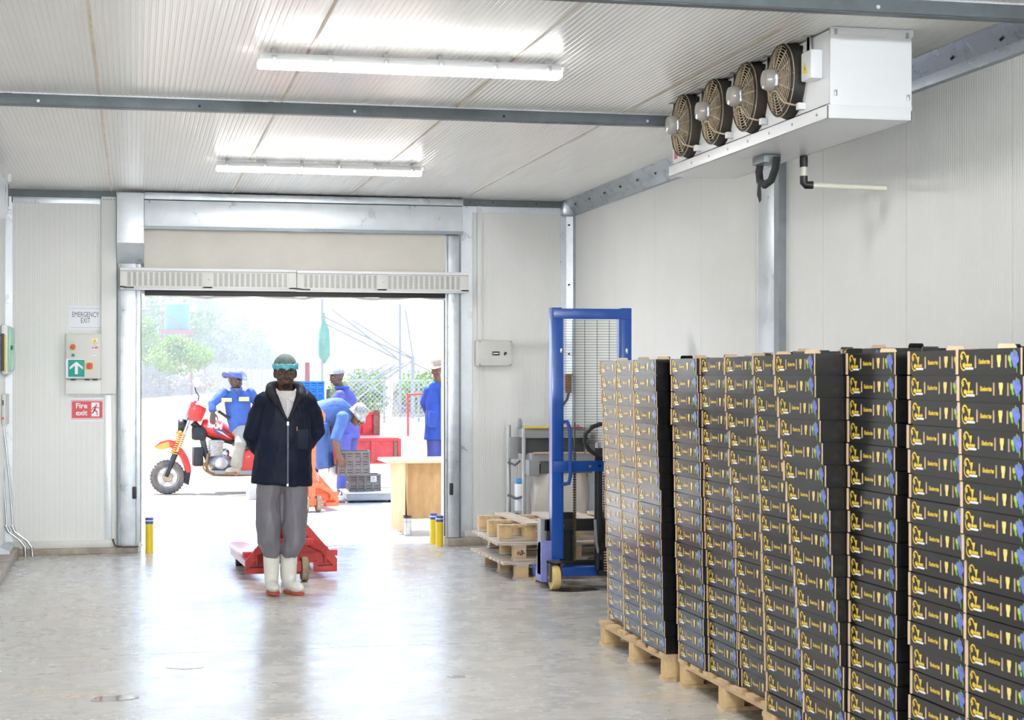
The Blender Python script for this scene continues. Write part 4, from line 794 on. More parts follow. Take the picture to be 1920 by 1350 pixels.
# far fence on the left: posts and wire-bound poles
mat('fencegrey', (.36, .35, .34), .85, var=.2, scale=3); mat('fencepost', (.30, .13, .11), .7); mat('shedwall', (.36, .38, .42), .8)
A0, A1 = oz(258, 748), oz(590, 721); fn = thing('pole_fence', 'pale fence of thin upright poles running back along the yard', 'fence', (A0.x, A0.y, 0)); dv = (A1-A0); dv.z = 0; L_ = dv.length; du = dv.normalized()
b = B(); rg = random.Random(5)
for k in range(560):
    p = du*(L_*(k/560.)**1.25)+Vector((0, rg.uniform(-.2, .2), 0)); h = rg.uniform(1.5, 2.1)+.35*math.sin(k*.045); b.bar(p, p+Vector((0, 0, h)), .05+.0001*k, .05)
b.build('poles', 'fencegrey', fn)['kind'] = 'stuff'
for k in range(7): p = du*(L_*(k/7.)**1.3)+Vector((0, -.4, 0)); B().bar(p, p+Vector((0, 0, 2.35)), .11).build('post', 'fencepost', fn)
b = B()
for z in (.6, 1.3, 1.9): b.bar(Vector((0, -.2, z)), du*L_+Vector((0, -.2, z)), .03)
b.build('wires', 'fencegrey', fn)
leaves_b = B(); rg = random.Random(9)
for k in range(40): leaves(rg, tuple(du*(L_*.4*rg.random())+Vector((0, rg.uniform(.5, 3), .8))), (1.6, .8, 1.0), 60, .16, leaves_b)
o = leaves_b.build('dry_grass', 'drygrass'); o.location = (A0.x, A0.y, 0); tag(o, 'dry grass and weeds growing along the pole fence', 'grass', kind='stuff')
p = oz(393, 732); sh = thing('shed', 'small grey shed with pale door behind the fence', 'shed', (p.x, p.y, 0)); B().box(-.8, .8, 0, 1.6, 0, 1.9).build('walls', 'shedwall', sh); B().box(-.95, .95, -.15, 1.75, 1.9, 2.0).build('roof', 'white', sh); B().box(-.3, .3, -.05, 0, 0, 1.7).build('door', 'bluecap', sh)
p = oz(287, 744); B_ = thing('oil_drum', 'small dark drum standing at the foot of the pole fence', 'drum', (p.x, p.y, 0)); B().lathe([(.24, 0), (.25, .1), (.24, .2), (.25, .45), (.24, .8), (.2, .86)], 16).build('shell', 'darkgrey', B_, smooth=40); B().lathe([(.1, .86), (.1, .9)], 10).build('bung', 'black', B_)
p = oy(576, 703, 58); gp = thing('steel_post', 'rusty red steel post standing in the yard behind the white-capped man', 'post', (p.x, p.y, 0)); B().box(-.08, .08, -.08, .08, 0, 2.03).build('shaft', 'standred', gp); B().box(-.10, .10, -.10, .10, 0, .06).build('foot', 'rust', gp)
# net tunnel structure on the right
mat('pole', (.30, .31, .32), .6); mat('greennet', (.16, .36, .28), .8, var=.3, scale=2); 
mn = mat('shadenet', (.86, .86, .86), .9); nd = mn.node_tree; mxs = nd.nodes.new('ShaderNodeMixShader'); tr_ = nd.nodes.new('ShaderNodeBsdfTransparent'); tl = nd.nodes.new('ShaderNodeBsdfTranslucent'); tl.inputs[0].default_value = (.42, .42, .43, 1)
mxs.inputs[0].default_value = .42; nd.links.new(tr_.outputs[0], mxs.inputs[1]); nd.links.new(tl.outputs[0], mxs.inputs[2]); nd.links.new(mxs.outputs[0], nd.nodes['Material Output'].inputs[0])
YT = 62.; q0 = oy(700, 703, YT); nt_ = thing('net_tunnel', 'tall net tunnel of thin poles with braces over the crop rows', 'tunnel', (q0.x, YT, 0))
R_ = lambda u, v, dy=0.: oy(u, v, YT+dy)-Vector((q0.x, YT, 0))
def pole(u0, v0, u1, v1, r=.03, dy=0., nm='pole', mt='pole'): B().cyl(R_(u0, v0, dy), R_(u1, v1, dy), r, n=6).build(nm, mt, nt_)
for u, vt in ((604, 560), (750, 570)): a = R_(u, vt); B().cyl((a.x, a.y, 0), a, .05, n=8).build('pole', 'pole', nt_)
a = R_(774, 668); B().cyl((a.x, a.y, 0), a, .07, n=8).build('pole', 'pole', nt_)
for l in (((608, 594), (770, 672)), ((608, 606), (750, 676)), ((622, 580), (745, 672)), ((660, 600), (771, 670)), ((774, 668), (760, 580)), ((774, 676), (655, 757)), ((655, 702), (760, 765)), ((760, 680), (668, 730)), ((774, 680), (826, 705)), ((728, 681), (660, 722)), ((742, 684), (690, 716))): pole(*l[0], *l[1], .035, nm='brace')
for k in range(9): a = R_(664+k*17, 676, 4+k*3); B().cyl((a.x, a.y, 0), a, .03, n=6).build('inner_pole', 'pole', nt_)
for k in range(8): pole(664+k*13, 702+k*2, 700+k*11, 680, .025, 3+k, 'inner_brace')
b = B(); nn = 14; v = []
for j in range(nn+1):
    for i in range(nn+1):
        fi, fj = i/nn, j/nn; u = 612+fi*(772-612); vt = 596+fi*75; vb = 676+6*math.sin(fi*9); p = R_(u, vt+(vb-vt)*fj, .3+.25*math.sin(fi*7+fj*4)); v.append(p)
b.add(v, [(j*(nn+1)+i, j*(nn+1)+i+1, (j+1)*(nn+1)+i+1, (j+1)*(nn+1)+i) for j in range(nn) for i in range(nn)]).build('side_net', 'shadenet', nt_)
b = B(); v = []
for j in range(3):
    for i in range(nn+1): fi = i/nn; v.append(R_(612+fi*225, 675+3*math.sin(fi*11)+j*8, 2+j*.3))
b.add(v, [(j*(nn+1)+i, j*(nn+1)+i+1, (j+1)*(nn+1)+i+1, (j+1)*(nn+1)+i) for j in range(2) for i in range(nn)]).build('net_edge', 'shadenet', nt_)
b = B()
for k in range(7):
    u = 601+k*2.2; b.tube([R_(606+k*.5, 586+abs(k-3)*6), R_(u+1.5*math.sin(k), 620), R_(u, 655), R_(u-1+k*.4, 682-abs(k-3)*4)], [.04, .08, .10, .06], 6)
b.build('green_net_bundle', 'greennet', nt_, smooth=60)
for (u0, u1, y, hh, sd) in ((640, 735, 66, 1.45, 11), (735, 835, 66, 1.4, 12), (640, 735, 72, 1.9, 13), (735, 835, 73, 1.85, 14), (610, 660, 70, 1.5, 15)):
    a, c = oy(u0, 703, y), oy(u1, 703, y); t = thing('crop_row', ['leafy crop row behind the wire fence, near left', 'leafy crop row behind the wire fence, near right', 'leafy crop row behind the wire fence, far left', 'leafy crop row behind the wire fence, far right', 'leafy crop behind the white-capped man'][sd-11], 'plants', (a.x, y, -.03), 0, 'crop rows'); b = B(); rg = random.Random(sd); W = c.x-a.x-.8
    for k in range(26): leaves(rg, (.4+W*(k+.5)/26, rg.uniform(-.4, .4), hh*(.35+.4*rg.random())), (.32, .4, hh*.35), 90, .07, b)
    b.build('foliage', 'leafD', t)['kind'] = 'stuff'
    q = B()
    for k in range(26): x = W*(k+.5)/26; q.tube([(x, 0, 0), (x+.05, 0, hh*.7)], .02, 5)
    q.build('stems', 'bark', t)['kind'] = 'stuff'
# chain-link fence in front of the crop
mat('chainwire', (.50, .52, .54), .5, .6)
a, c = oy(655, 703, 58), oy(850, 703, 58); W = c.x-a.x; cf = thing('chain_link_fence', 'chain-link wire fence in front of the green crop rows', 'fence', (a.x, 58, -.03)); b = B(); hh = 1.45; s = .16
k = -hh
while k < W:
    for d in (1, -1):
        x0, x1 = (k, k+hh); z0, z1 = (0, hh) if d > 0 else (hh, 0)
        if x0 < 0: z0 += (0-x0)*d*1.0; x0 = 0
        if x1 > W: z1 -= (x1-W)*d; x1 = W
        if x1 > x0: b.bar((x0, 0, z0), (x1, 0, z1), .012, .012)
    k += s
b.build('wire_mesh', 'chainwire', cf)
for k in range(4): x = W*k/3; B().cyl((x, .03, 0), (x, .03, 1.5), .035, n=8).build('post', 'pole', cf)
B().bar((0, 0, hh), (W, 0, hh), .02).build('top_wire', 'chainwire', cf)
g = oy(765, 703, 45); gt = thing('pipe_barrier', 'low rusty red pipe barrier by the chain-link fence', 'barrier', (g.x, 45, -.03)); B().cyl((0, 0, 0), (0, 0, oy(765, 738, 45).z), .03, n=8).build('upright', 'redworn', gt); B().cyl((0, 0, oy(765, 738, 45).z), (1.6, 0, oy(765, 735, 45).z+.05), .03, n=8).build('rail', 'redworn', gt); B().cyl((1.55, 0, 0), (1.55, 0, oy(765, 736, 45).z), .03, n=8).build('upright', 'redworn', gt)
# ------------------------------------------------------------------ work table, thermos
tb = thing('work_table', 'plywood work table with pale top standing just outside the doorway', 'table', (2.57, 17.0, 0))
B().box(-.10, 1.5, -.10, .62, .715, .745).build('table_top', 'plywoodpale', tb, bevel=.003)
B().box(.115, 1.45, .10, .125, .14, .715).build('front_panel', 'plywood', tb)
b = B(); pl = [(-.06, .715), (.09, .715), (.10, .35), (.115, .05), (.135, .0), (.07, .005), (.05, .045), (.03, .02), (.0, .05), (-.03, .04), (-.055, .08), (-.05, .4)]
b.prism(pl, -.02, .0, FRONT).build('leg_panel', 'plywoodpale', tb); B().box(.092, .118, .0, .55, .0, .715).build('side_panel', 'plywood', tb); B().box(1.4, 1.45, .0, .55, 0, .715).build('side_panel', 'plywood', tb)
p = oz(764, 1003); th_ = thing('thermos', 'brushed steel travel mug with black lid on the ground by the table', 'mug', (p.x, p.y, 0))
B().lathe([(.040, 0), (.040, .02), (.039, .17)], 24).build('cup', 'steel', th_, smooth=40); B().lathe([(.0405, .168), (.0405, .188), (.036, .192)], 24).box(-.04, .0, -.02, .02, .19, .198).build('lid', 'black', th_, smooth=40); B().lathe([(.0408, .13), (.0408, .133)], 24).build('groove', 'darkgrey', th_)
# ------------------------------------------------------------------ orange pallet jack, scale, crates
p = oz(589, 960); pallet_jack((p.x, p.y-.2, 0), .13, 'orange hand pallet jack outside behind the man in the navy jacket', 'orange', 'orange', True)
a, c = oz(674, 945), oz(729, 945); sc = thing('platform_scale', 'low grey platform scale outside with a crate standing on it', 'scale', ((a.x+c.x)/2-.1, 21.55, 0))
B().box(-.20, .42, -.30, .42, .03, .115).build('frame', 'midgrey', sc, bevel=.005); B().box(-.22, .44, -.32, .44, .115, .13).build('plate', 'galvwhite', sc, bevel=.004)
for x in (-.14, .36):
    for y in (-.22, .36): B().lathe([(.04, 0), (.04, .03)], 12, MX((x, y, 0))).build('foot', 'rubber', sc)
mat('crategrey', (.17, .15, .135), .55, var=.25, scale=9); mat('crateblue', (.02, .22, .72), .45, var=.1); mat('crateblack', (.04, .04, .045), .5)
def crate(loc, rz, label, mt, L=.40, W=.30, H_=.26, group='plastic crates outside', rows=3):
    t = thing('crate', label, 'crate', loc, rz, group); x, y = L/2, W/2
    B().box(-x+.012, x-.012, -y+.012, y-.012, 0, .012).build('bottom', mt, t)
    for nm_, M, hw in (('side_wall', MX((0, -y, 0)), x), ('side_wall', MX((0, y, 0), PI), x), ('end_wall', MX((-x, 0, 0), -PI/2), y), ('end_wall', MX((x, 0, 0), PI/2), y)):
        b = B(); b.box(-hw+.006, hw-.006, .010, .016, .006, H_-.02, M); b.box(-hw, hw, -.004, .014, H_-.022, H_, M); b.box(-hw, hw, -.002, .012, 0, .018, M)
        for k in range(5): xx = -hw+.008+(2*hw-.016)*k/4; b.box(xx-.008, xx+.008, -.002, .012, .01, H_-.01, M)
        for k in range(1, rows): zz = H_*k/rows; b.box(-hw, hw, -.001, .012, zz-.006, zz+.006, M)
        b.build(nm_, mt, t)
        b = B()
        for k in range(4):
            for j in range(rows): xx = -hw+.008+(2*hw-.016)*(k+.5)/4; zz = H_*(j+.5)/rows; b.box(xx-hw*.14, xx+hw*.14, .006, .011, zz-.02, zz-.012, M); b.box(xx-hw*.14, xx+hw*.14, .006, .011, zz+.010, zz+.018, M)
        b.build('slots', 'black', t)['kind'] = 'stuff'
    return t
p = oz(686, 922, .13); cr1 = crate((p.x, 21.60, .13), 0, 'grey plastic crate with a white label standing on the platform scale', 'crategrey', .405, .30, .215, rows=2)
lb = B().box(.07, .145, -.158, -.153, .12, .19).build('white_label', 'paper', cr1)
b = B()
for k in range(4): b.box(.078, .138-.012*(k % 2), -.160, -.157, .13+k*.014, .137+k*.014)
b.build('label_print', 'ink', lb)['kind'] = 'stuff'
c2 = oy(662, 891, 21.30); crate((c2.x, 21.30, .352), -.05, 'grey plastic crate held by the bending man', 'crategrey', .40, .30, .30)
mp_ = oz(646, 936); mo = thing('mop_head', 'grey string mop head lying behind the orange pallet jack', 'mop', (mp_.x, mp_.y, 0)); b = B(); rg = random.Random(4)
for k in range(60): a = rg.uniform(0, 2*PI); r = rg.uniform(.05, .13); b.tube([(0, 0, .10), (r*.6*math.cos(a), r*.6*math.sin(a), .10), (r*math.cos(a), r*math.sin(a), .012)], .008, 5)
b.build('strings', 'woodgrey', mo)['kind'] = 'stuff'; B().cyl((0, 0, .09), (-.12, .05, .12), .02).build('clamp', 'dustblack', mo)
p = oz(477, 937); tag(B().prism([(-.08, 0), (.08, 0), (.075, .14), (.05, .165), (-.07, .16)], 0, .5, Matrix.Translation((p.x, p.y+.5, 0)) @ FRONT).build('concrete_block', 'yardconcrete', bevel=.01), 'pale concrete block on the apron edge behind the man', 'block')
# ------------------------------------------------------------------ haze volume added to wash out the far yard
hz = bpy.data.materials.new('haze'); hz.use_nodes = True; hn = hz.node_tree; hn.nodes.remove(hn.nodes['Principled BSDF']); vs_ = hn.nodes.new('ShaderNodeVolumeScatter'); vs_.inputs['Color'].default_value = (1, .99, .97, 1); vs_.inputs['Density'].default_value = .0042; vs_.inputs['Anisotropy'].default_value = .35
hn.links.new(vs_.outputs[0], hn.nodes['Material Output'].inputs['Volume'])
o = B().box(-160, 220, 40, 330, -.02, 45).build('haze', hz); tag(o, 'bright haze volume added to pale the yard and distant trees', 'haze', kind='stuff')
# ------------------------------------------------------------------ cargo tricycle
mat('fendertip', (.58, .36, .07), .5); mat('seatblack', (.03, .03, .03), .6); mat('engine', (.50, .48, .45), .4, .6, var=.3, scale=20, bump=.2, bscale=70); mat('springorange', (.75, .30, .03), .45); mat('tyre', (.10, .095, .09), .85, var=.3, scale=12, col2=(.25, .21, .17)); mat('rim', (.55, .52, .48), .4, .6, var=.2); mat('exhaust', (.34, .19, .09), .5, .5, var=.3); mat('decal', (.06, .08, .20), .4); mat('silverdecal', (.65, .66, .70), .3, .4)
TY = 23.85; tp_ = oy(315, 922, TY); TK = thing('cargo_tricycle', 'red three-wheeled cargo motorcycle with open red load bed in the yard', 'tricycle', (tp_.x, TY, -.03), math.radians(5))
def Q(u, v, dy=0.): p = oy(u, v, TY); return Vector((p.x-tp_.x, dy, p.z+.03))
def bars(nm, mt, pts, r, dy=0., n=8, par=TK): return B().tube([Q(u, v, dy) for u, v in pts], r, n).build(nm, mt, par, smooth=60)
RY = Matrix.Rotation(PI/2, 4, 'X')
def wheel(x, y, z, r, wd, par):
    t = B(); M = Matrix.Translation((x, y, z)) @ RY
    t.lathe([(r*.66, -wd*.42), (r*.80, -wd*.5), (r*.95, -wd*.42), (r, -wd*.2), (r, wd*.2), (r*.95, wd*.42), (r*.80, wd*.5), (r*.66, wd*.42)], 36, M, cap=False); o = t.build('tyre', 'tyre', par, smooth=40)
    k = B()
    for i in range(30): a = 2*PI*i/30; k.box(-.010, .010, -wd*.45, wd*.45, r-.006, r+.007, Matrix.Translation((x, y, z)) @ Matrix.Rotation(a, 4, 'Y'))
    k.build('tread', 'tyre', o)['kind'] = 'stuff'
    k = B(); k.lathe([(r*.66, -wd*.42), (r*.70, -wd*.40), (r*.62, -wd*.3), (r*.55, -wd*.1), (r*.55, wd*.1), (r*.62, wd*.3), (r*.70, wd*.4), (r*.66, wd*.42)], 32, M, cap=False)
    for i in range(5): a = 2*PI*i/5; k.box(-.03, .03, -.02, .02, .04, r*.6, Matrix.Translation((x, y, z)) @ Matrix.Rotation(a, 4, 'Y'))
    k.build('rim', 'rim', o, smooth=40); B().lathe([(.06, -.06), (.075, -.02), (.075, .02), (.06, .06)], 18, M).build('hub', 'dust', o, smooth=40)
    return o
wc = Q(314, 893); wheel(wc.x, 0, .232, .232, .13, TK)
for s in (-1, 1):
    f = bars('fork_tube', 'chrome', [(331, 846), (352, 790), (362, 763)], .020, s*.10); bars('lower_fork', 'black', [(310, 893), (331, 846)], .028, s*.10, par=f)
    P = []; n = 60
    a, c = Q(326, 852, s*.10), Q(341, 814, s*.10); ax = (c-a); u1 = ax.normalized().orthogonal().normalized(); u2 = ax.normalized().cross(u1)
    for i in range(n*2): t_ = i/(n*2-1); th = i*2*PI/12; P.append(a+ax*t_+u1*.042*math.cos(th)+u2*.042*math.sin(th))
    B().tube(P, .009, 6).build('spring', 'springorange', f, smooth=60)
arc = [(290, 838), (301, 830), (315, 826), (331, 831), (343, 843), (352, 858), (357, 874), (358, 886)]; inn = [(348, 886), (344, 872), (338, 858), (330, 846), (318, 838), (305, 839)]
B().prism([(Q(u, v).x, Q(u, v).z) for u, v in arc[2:]+inn[:5]], -.085, .085, FRONT).build('front_fender', 'red', TK, bevel=.012)
B().prism([(Q(u, v).x, Q(u, v).z) for u, v in ((288, 838), (300, 828), (316, 824), (326, 828), (322, 838), (306, 842), (297, 842))], -.075, .075, FRONT).build('fender_tip', 'fendertip', TK, bevel=.010); B().prism([(Q(u, v).x, Q(u, v).z) for u, v in ((288, 837), (300, 828), (316, 824), (329, 827), (328, 830), (315, 827), (300, 831))], -.082, .082, FRONT).build('fender_edge', 'red', TK)
B().add([Q(345, 884, -.08), Q(357, 884, -.08), Q(353, 909, -.08), Q(345, 906, -.08), Q(345, 884, .08), Q(357, 884, .08), Q(353, 909, .08), Q(345, 906, .08)], [(0, 1, 2, 3), (7, 6, 5, 4), (0, 4, 5, 1), (1, 5, 6, 2), (2, 6, 7, 3), (3, 7, 4, 0)]).build('mud_flap', 'rubber', TK)
hl = Q(341, 798); B().ell((hl.x, 0, hl.z), (.09, .11, .10)).build('headlight', 'black', TK, smooth=80); B().lathe([(.085, 0), (.06, .03)], 20, Matrix.Translation((hl.x-.06, 0, hl.z)) @ Matrix.Rotation(-PI/2, 4, 'Y')).build('headlight_glass', 'clearplastic', TK, smooth=40)
for s in (-1, 1): ip = Q(336, 811, s*.14); B().ell(ip, (.03, .03, .03), 12, 8).build('indicator', 'springorange', TK, smooth=80)
B().prism([(Q(u, v).x, Q(u, v).z) for u, v in ((352, 788), (350, 775), (356, 756), (364, 750), (386, 766), (376, 790), (366, 790))], -.16, .16, FRONT).build('fairing', 'red', TK, bevel=.02)
B().prism([(Q(u, v).x, Q(u, v).z) for u, v in ((343, 786), (356, 752), (359, 753), (349, 788))], -.13, .13, FRONT).build('windscreen', 'smoke', TK)
bars('handlebar', 'chrome', [(364, 756), (372, 758), (384, 764)], .014, -.18); B().tube([Q(366, 757, -.2), Q(372, 754, 0), Q(366, 757, .2)], .014, 8).build('handlebar_cross', 'chrome', TK, smooth=60)
B().tube([Q(372, 756, -.2), Q(400, 768, -.32), Q(408, 773, -.34)], .012, 8).build('handlebar_end', 'chrome', TK, smooth=60); B().tube([Q(404, 770, -.33), Q(424, 784, -.36)], .020, 8).build('grip', 'rubber', TK, smooth=60)
bars('mirror_stem', 'black', [(368, 752), (370, 742), (365, 735), (362, 726)], .008, -.2); mq = Q(366, 716, -.2); B().ell(mq, (.045, .02, .07), 14, 8).build('mirror', 'clearplastic', TK, smooth=80)
b = B(); tk_ = [((377, 800), .02, .05), ((381, 799), .09, .11), ((392, 800), .125, .14), ((405, 804), .13, .15), ((418, 809), .115, .14), ((430, 816), .085, .11), ((438, 821), .05, .07), ((441, 823), .015, .03)]
b.tube([Q(*c) for c, rz_, ry_ in tk_], [(ry_, rz_) for c, rz_, ry_ in tk_], 22, ref=(0, 0, 1)); tank = b.build('fuel_tank', 'red', TK, smooth=80)
lp = Q(401, 798, -.163); b = B(); b.add(*text('SKM', .105, Matrix.Translation(lp) @ FRONT @ Matrix.Rotation(-.16, 4, 'Z') @ Matrix.Rotation(.0, 4, 'X'), bold=.006)); b.build('tank_lettering', 'white', tank)
def decal(pts, mt, dy=-.150): B().add([Q(u, v, dy-.012*(1-abs((u-405)/35.))) for u, v in pts], [tuple(range(len(pts)))]).build('tank_decal', mt, tank)
decal([(384, 796), (402, 803), (420, 808), (431, 815), (420, 811), (402, 806)], 'decal'); decal([(402, 806), (414, 809), (428, 820), (436, 824), (424, 819), (412, 812)], 'silverdecal'); decal([(396, 804), (408, 810), (418, 819), (408, 815)], 'decal')
bars('down_tube', 'darkgrey', [(372, 800), (379, 818), (386, 850), (394, 872), (404, 882), (430, 884)], .040); bars('top_frame', 'black', [(362, 792), (375, 806), (400, 818), (438, 828)], .05)
en = B(); c = Q(405, 838); en.box(c.x-.09, c.x+.09, -.10, .10, c.z-.13, c.z+.10, None); eo = en.build('cylinder_block', 'engine', TK, bevel=.02)
b = B()
for k in range(6): b.box(c.x-.105, c.x+.105, -.115, .115, c.z-.10+k*.034, c.z-.088+k*.034)
b.build('cooling_fins', 'engine', eo); c = Q(415, 868); B().ell((c.x, 0, c.z), (.20, .17, .125), 20, 12).build('crankcase', 'engine', TK, smooth=80); B().lathe([(.09, .0), (.085, .03), (.06, .04)], 24, Matrix.Translation((c.x-.02, -.165, c.z)) @ FRONT).build('clutch_cover', 'rim', TK, smooth=40); c = Q(422, 850); B().ell((c.x, -.06, c.z), (.06, .06, .07), 14, 10).build('carburettor', 'chrome', TK, smooth=80)
c = Q(366, 852); B().box(c.x-.03, c.x+.10, -.14, .14, c.z-.16, c.z+.1).build('radiator', 'black', TK, bevel=.02); c = Q(372, 806); B().box(c.x-.08, c.x+.10, -.12, .12, c.z-.14, c.z+.04).build('front_cowl', 'rubber', TK, bevel=.03)
bars('exhaust_pipe', 'exhaust', [(388, 850), (384, 872), (388, 884), (398, 889), (430, 890), (470, 889)], .022, -.16); bars('crash_bar', 'exhaust', [(380, 866), (378, 876), (384, 884)], .012, -.2)
B().prism([(Q(u, v).x, Q(u, v).z) for u, v in ((396, 881), (472, 880), (480, 889), (400, 887))], -.30, .30, FRONT).build('footboard', 'midgrey', TK)
B().prism([(Q(u, v).x, Q(u, v).z) for u, v in ((446, 880), (452, 845), (474, 838), (492, 838), (492, 880))], -.32, .32, FRONT).build('seat_box', 'red', TK, bevel=.02); B().prism([(Q(u, v).x, Q(u, v).z) for u, v in ((438, 838), (440, 822), (478, 816), (494, 822), (494, 838))], -.2, .2, FRONT).build('saddle', 'seatblack', TK, bevel=.03)
# load bed
x0, x1 = Q(494, 850).x, Q(733, 850).x; zb = .755; y0, y1 = -.56, .62
B().box(x0, x1, y0, y1, zb-.05, zb).build('bed_floor', 'redworn', TK, bevel=.004)
def ribpanel(nm, xa, xb, y, za, zb_, flip=1, mt='redworn', n=9):
    o = B().box(xa, xb, y-.012, y+.012, za, zb_).build(nm, mt, TK, bevel=.003); b = B(); d = -.03 if flip > 0 else .018
    for k in range(n+1): xx = xa+(xb-xa)*k/n; b.box(xx-.03, xx+.03, y-.03, y+.012, za, zb_)
    b.box(xa, xb, y-.034, y+.016, zb_-.03, zb_+.012).box(xa, xb, y-.034, y+.012, za, za+.03).build('ribs', mt, o); return o
ribpanel('far_side', x0, x1, y1, zb, 1.08); ribpanel('dropped_side', x0+.7, x1+.02, y0-.03, .40, zb-.01, n=3)
B().box(x0-.02, x0+.02, y0, y1, zb, 1.10).build('front_board', 'redworn', TK, bevel=.004); B().box(x1-.07, x1+.02, y1-.05, y1+.04, zb-.2, 1.12).build('corner_stake', 'rust', TK); B().box(x1-.05, x1+.01, y0-.06, y0, .40, zb).build('corner_stake', 'rust', TK)
for s in (-1, 1): wheel(x1-.75, s*.48+.03, .232, .232, .14, TK)
B().box(x0, x1, -.3, -.22, .45, .58).box(x0, x1, .28, .36, .45, .58).box(x0+.3, x0+.36, -.3, .36, .5, .705).box(x1-.75, x1-.69, -.45, .5, .2, .3).box(x1-.72, x1-.70, -.3, -.22, .2, .5).box(x1-.72, x1-.70, .28, .36, .2, .5).box(x1-.3, x1-.24, -.3, .36, .5, .705).build('chassis', 'rust', TK); B().bar((x0+.1, -.26, .58), (x0+.1, -.26, .72), .06).bar((x1-.1, -.26, .58), (x1-.1, -.26, .72), .06).build('risers', 'rust', TK)
# crates on the bed
bx = lambda u, v: TK.location+Vector((Q(u, v).x*math.cos(math.radians(5)), Q(u, v).x*math.sin(math.radians(5)), 0))
pb = bx(583, 760); zz = zb-.028
for k in range(2): crate((pb.x-.02, pb.y-.22, zz+k*.262), math.radians(5), ('lower', 'upper')[k]+' black crate in the stack on the tricycle bed', 'crateblack', .40, .30, .26)
pb = bx(584, 760)
for k in range(3): crate((pb.x+.0, pb.y+.18, zz+k*.262), math.radians(5), ('bottom', 'middle', 'topmost bright')[k]+' blue crate behind the black crates on the bed', 'crateblue', .40, .30, .26)
pb = bx(634, 780); crate((pb.x, pb.y+.16, zz), math.radians(5), 'black crate on the bed beside the white-capped man', 'crateblack', .30, .3, .24)
# ------------------------------------------------------------------ people
mat('skin', (.10, .055, .037), .5, var=.15, scale=30, spec=.45); mat('skinbrown', (.16, .082, .052), .5, var=.15, scale=30, spec=.45); mat('lips', (.16, .07, .06), .45); mat('eyewhite', (.38, .33, .30), .3); mat('pupil', (.015, .01, .01), .2); mat('hair', (.012, .010, .010), .8)
mat('navy', (.0065, .0115, .031), .55, var=.35, scale=5, bump=.9, bscale=6, spec=.22); mat('zipnavy', (.07, .08, .10), .4, .5); mat('navydark', (.006, .009, .018), .7, bump=.3, bscale=14); mat('trousergrey', (.195, .185, .215), .42, var=.15, scale=4, bump=.9, bscale=6, stretch=(1, 1, .35)); mat('boot', (.80, .79, .73), .35, var=.06, scale=5); mat('sole', (.60, .09, .04), .55); mat('shirt', (.75, .72, .72), .75, var=.06, scale=60, bump=.15, bscale=25)
mat('netcap', (.17, .23, .23), .7, var=.3, scale=40); mat('netblue', (.13, .55, .66), .5, var=.25, scale=30, bump=.5, bscale=40)
mat('royal', (.045, .105, .34), .7, var=.25, scale=6, bump=.4, bscale=10); mat('violetblue', (.075, .08, .30), .7, var=.25, scale=6, bump=.4, bscale=10); mat('denimblue', (.06, .125, .31), .7, var=.25, scale=6, bump=.4, bscale=10); mat('coatblue', (.022, .065, .32), .65, var=.25, scale=6, bump=.3, bscale=9)
mat('khaki', (.34, .30, .23), .8, var=.15, scale=8, bump=.3, bscale=12); mat('hatblue', (.11, .13, .30), .8, var=.2, scale=10); mat('capwhite', (.30, .30, .31), .8, var=.12, scale=12); mat('straw', (.40, .29, .20), .85, var=.15, scale=20); mat('reflective', (.60, .55, .22), .4); mat('camo', (.55, .53, .47), .85, scale=16, col2=(.06, .055, .05)); mat('tshirt', (.12, .12, .13), .8); mat('teal', (.08, .42, .50), .8); mat('boottan', (.50, .38, .27), .8, var=.2)
def remesh(b, name, mt, parent, vox=.01, smooth=6, disp=0., dsc=9., cut=None, dec=None, zs=.7):
    o = b.build('tmp', mt); md = o.modifiers.new('r', 'REMESH'); md.mode = 'VOXEL'; md.voxel_size = vox
    if smooth: sm = o.modifiers.new('s', 'SMOOTH'); sm.iterations = smooth; sm.factor = .5
    if dec: dc = o.modifiers.new('d', 'DECIMATE'); dc.ratio = dec
    bpy.context.view_layer.update(); me = bpy.data.meshes.new_from_object(o.evaluated_get(bpy.context.evaluated_depsgraph_get())); bpy.data.objects.remove(o)
    if disp:
        ns = [v.normal.copy() for v in me.vertices]
        for v, n in zip(me.vertices, ns): v.co += n*disp*(mnoise.noise(Vector((v.co.x*dsc, v.co.y*dsc, v.co.z*dsc*zs)))+.45*mnoise.noise(Vector((v.co.x*dsc*2.3, v.co.y*dsc*2.3, v.co.z*dsc*2.3*zs))))
    if cut:
        bm = bmesh.new(); bm.from_mesh(me); bmesh.ops.delete(bm, geom=[v for v in bm.verts if cut(v.co)], context='VERTS'); bm.to_mesh(me); bm.free()
    me.name = name; me.shade_smooth(); me.update()
    return link(name, me, parent)
def loft(b, pts, n=20, ref=(0, 1, 0)):
    """pts: (x, y, z, half width, half depth)"""
    return b.tube([p[:3] for p in pts], [(p[3], p[4]) for p in pts], n, ref=ref)
def V3(*a): return Vector(a)
def headM(c, yaw=0, pitch=0, roll=0): return Matrix.Translation(c) @ Matrix.Rotation(yaw, 4, 'Z') @ Matrix.Rotation(pitch, 4, 'X') @ Matrix.Rotation(roll, 4, 'Y')
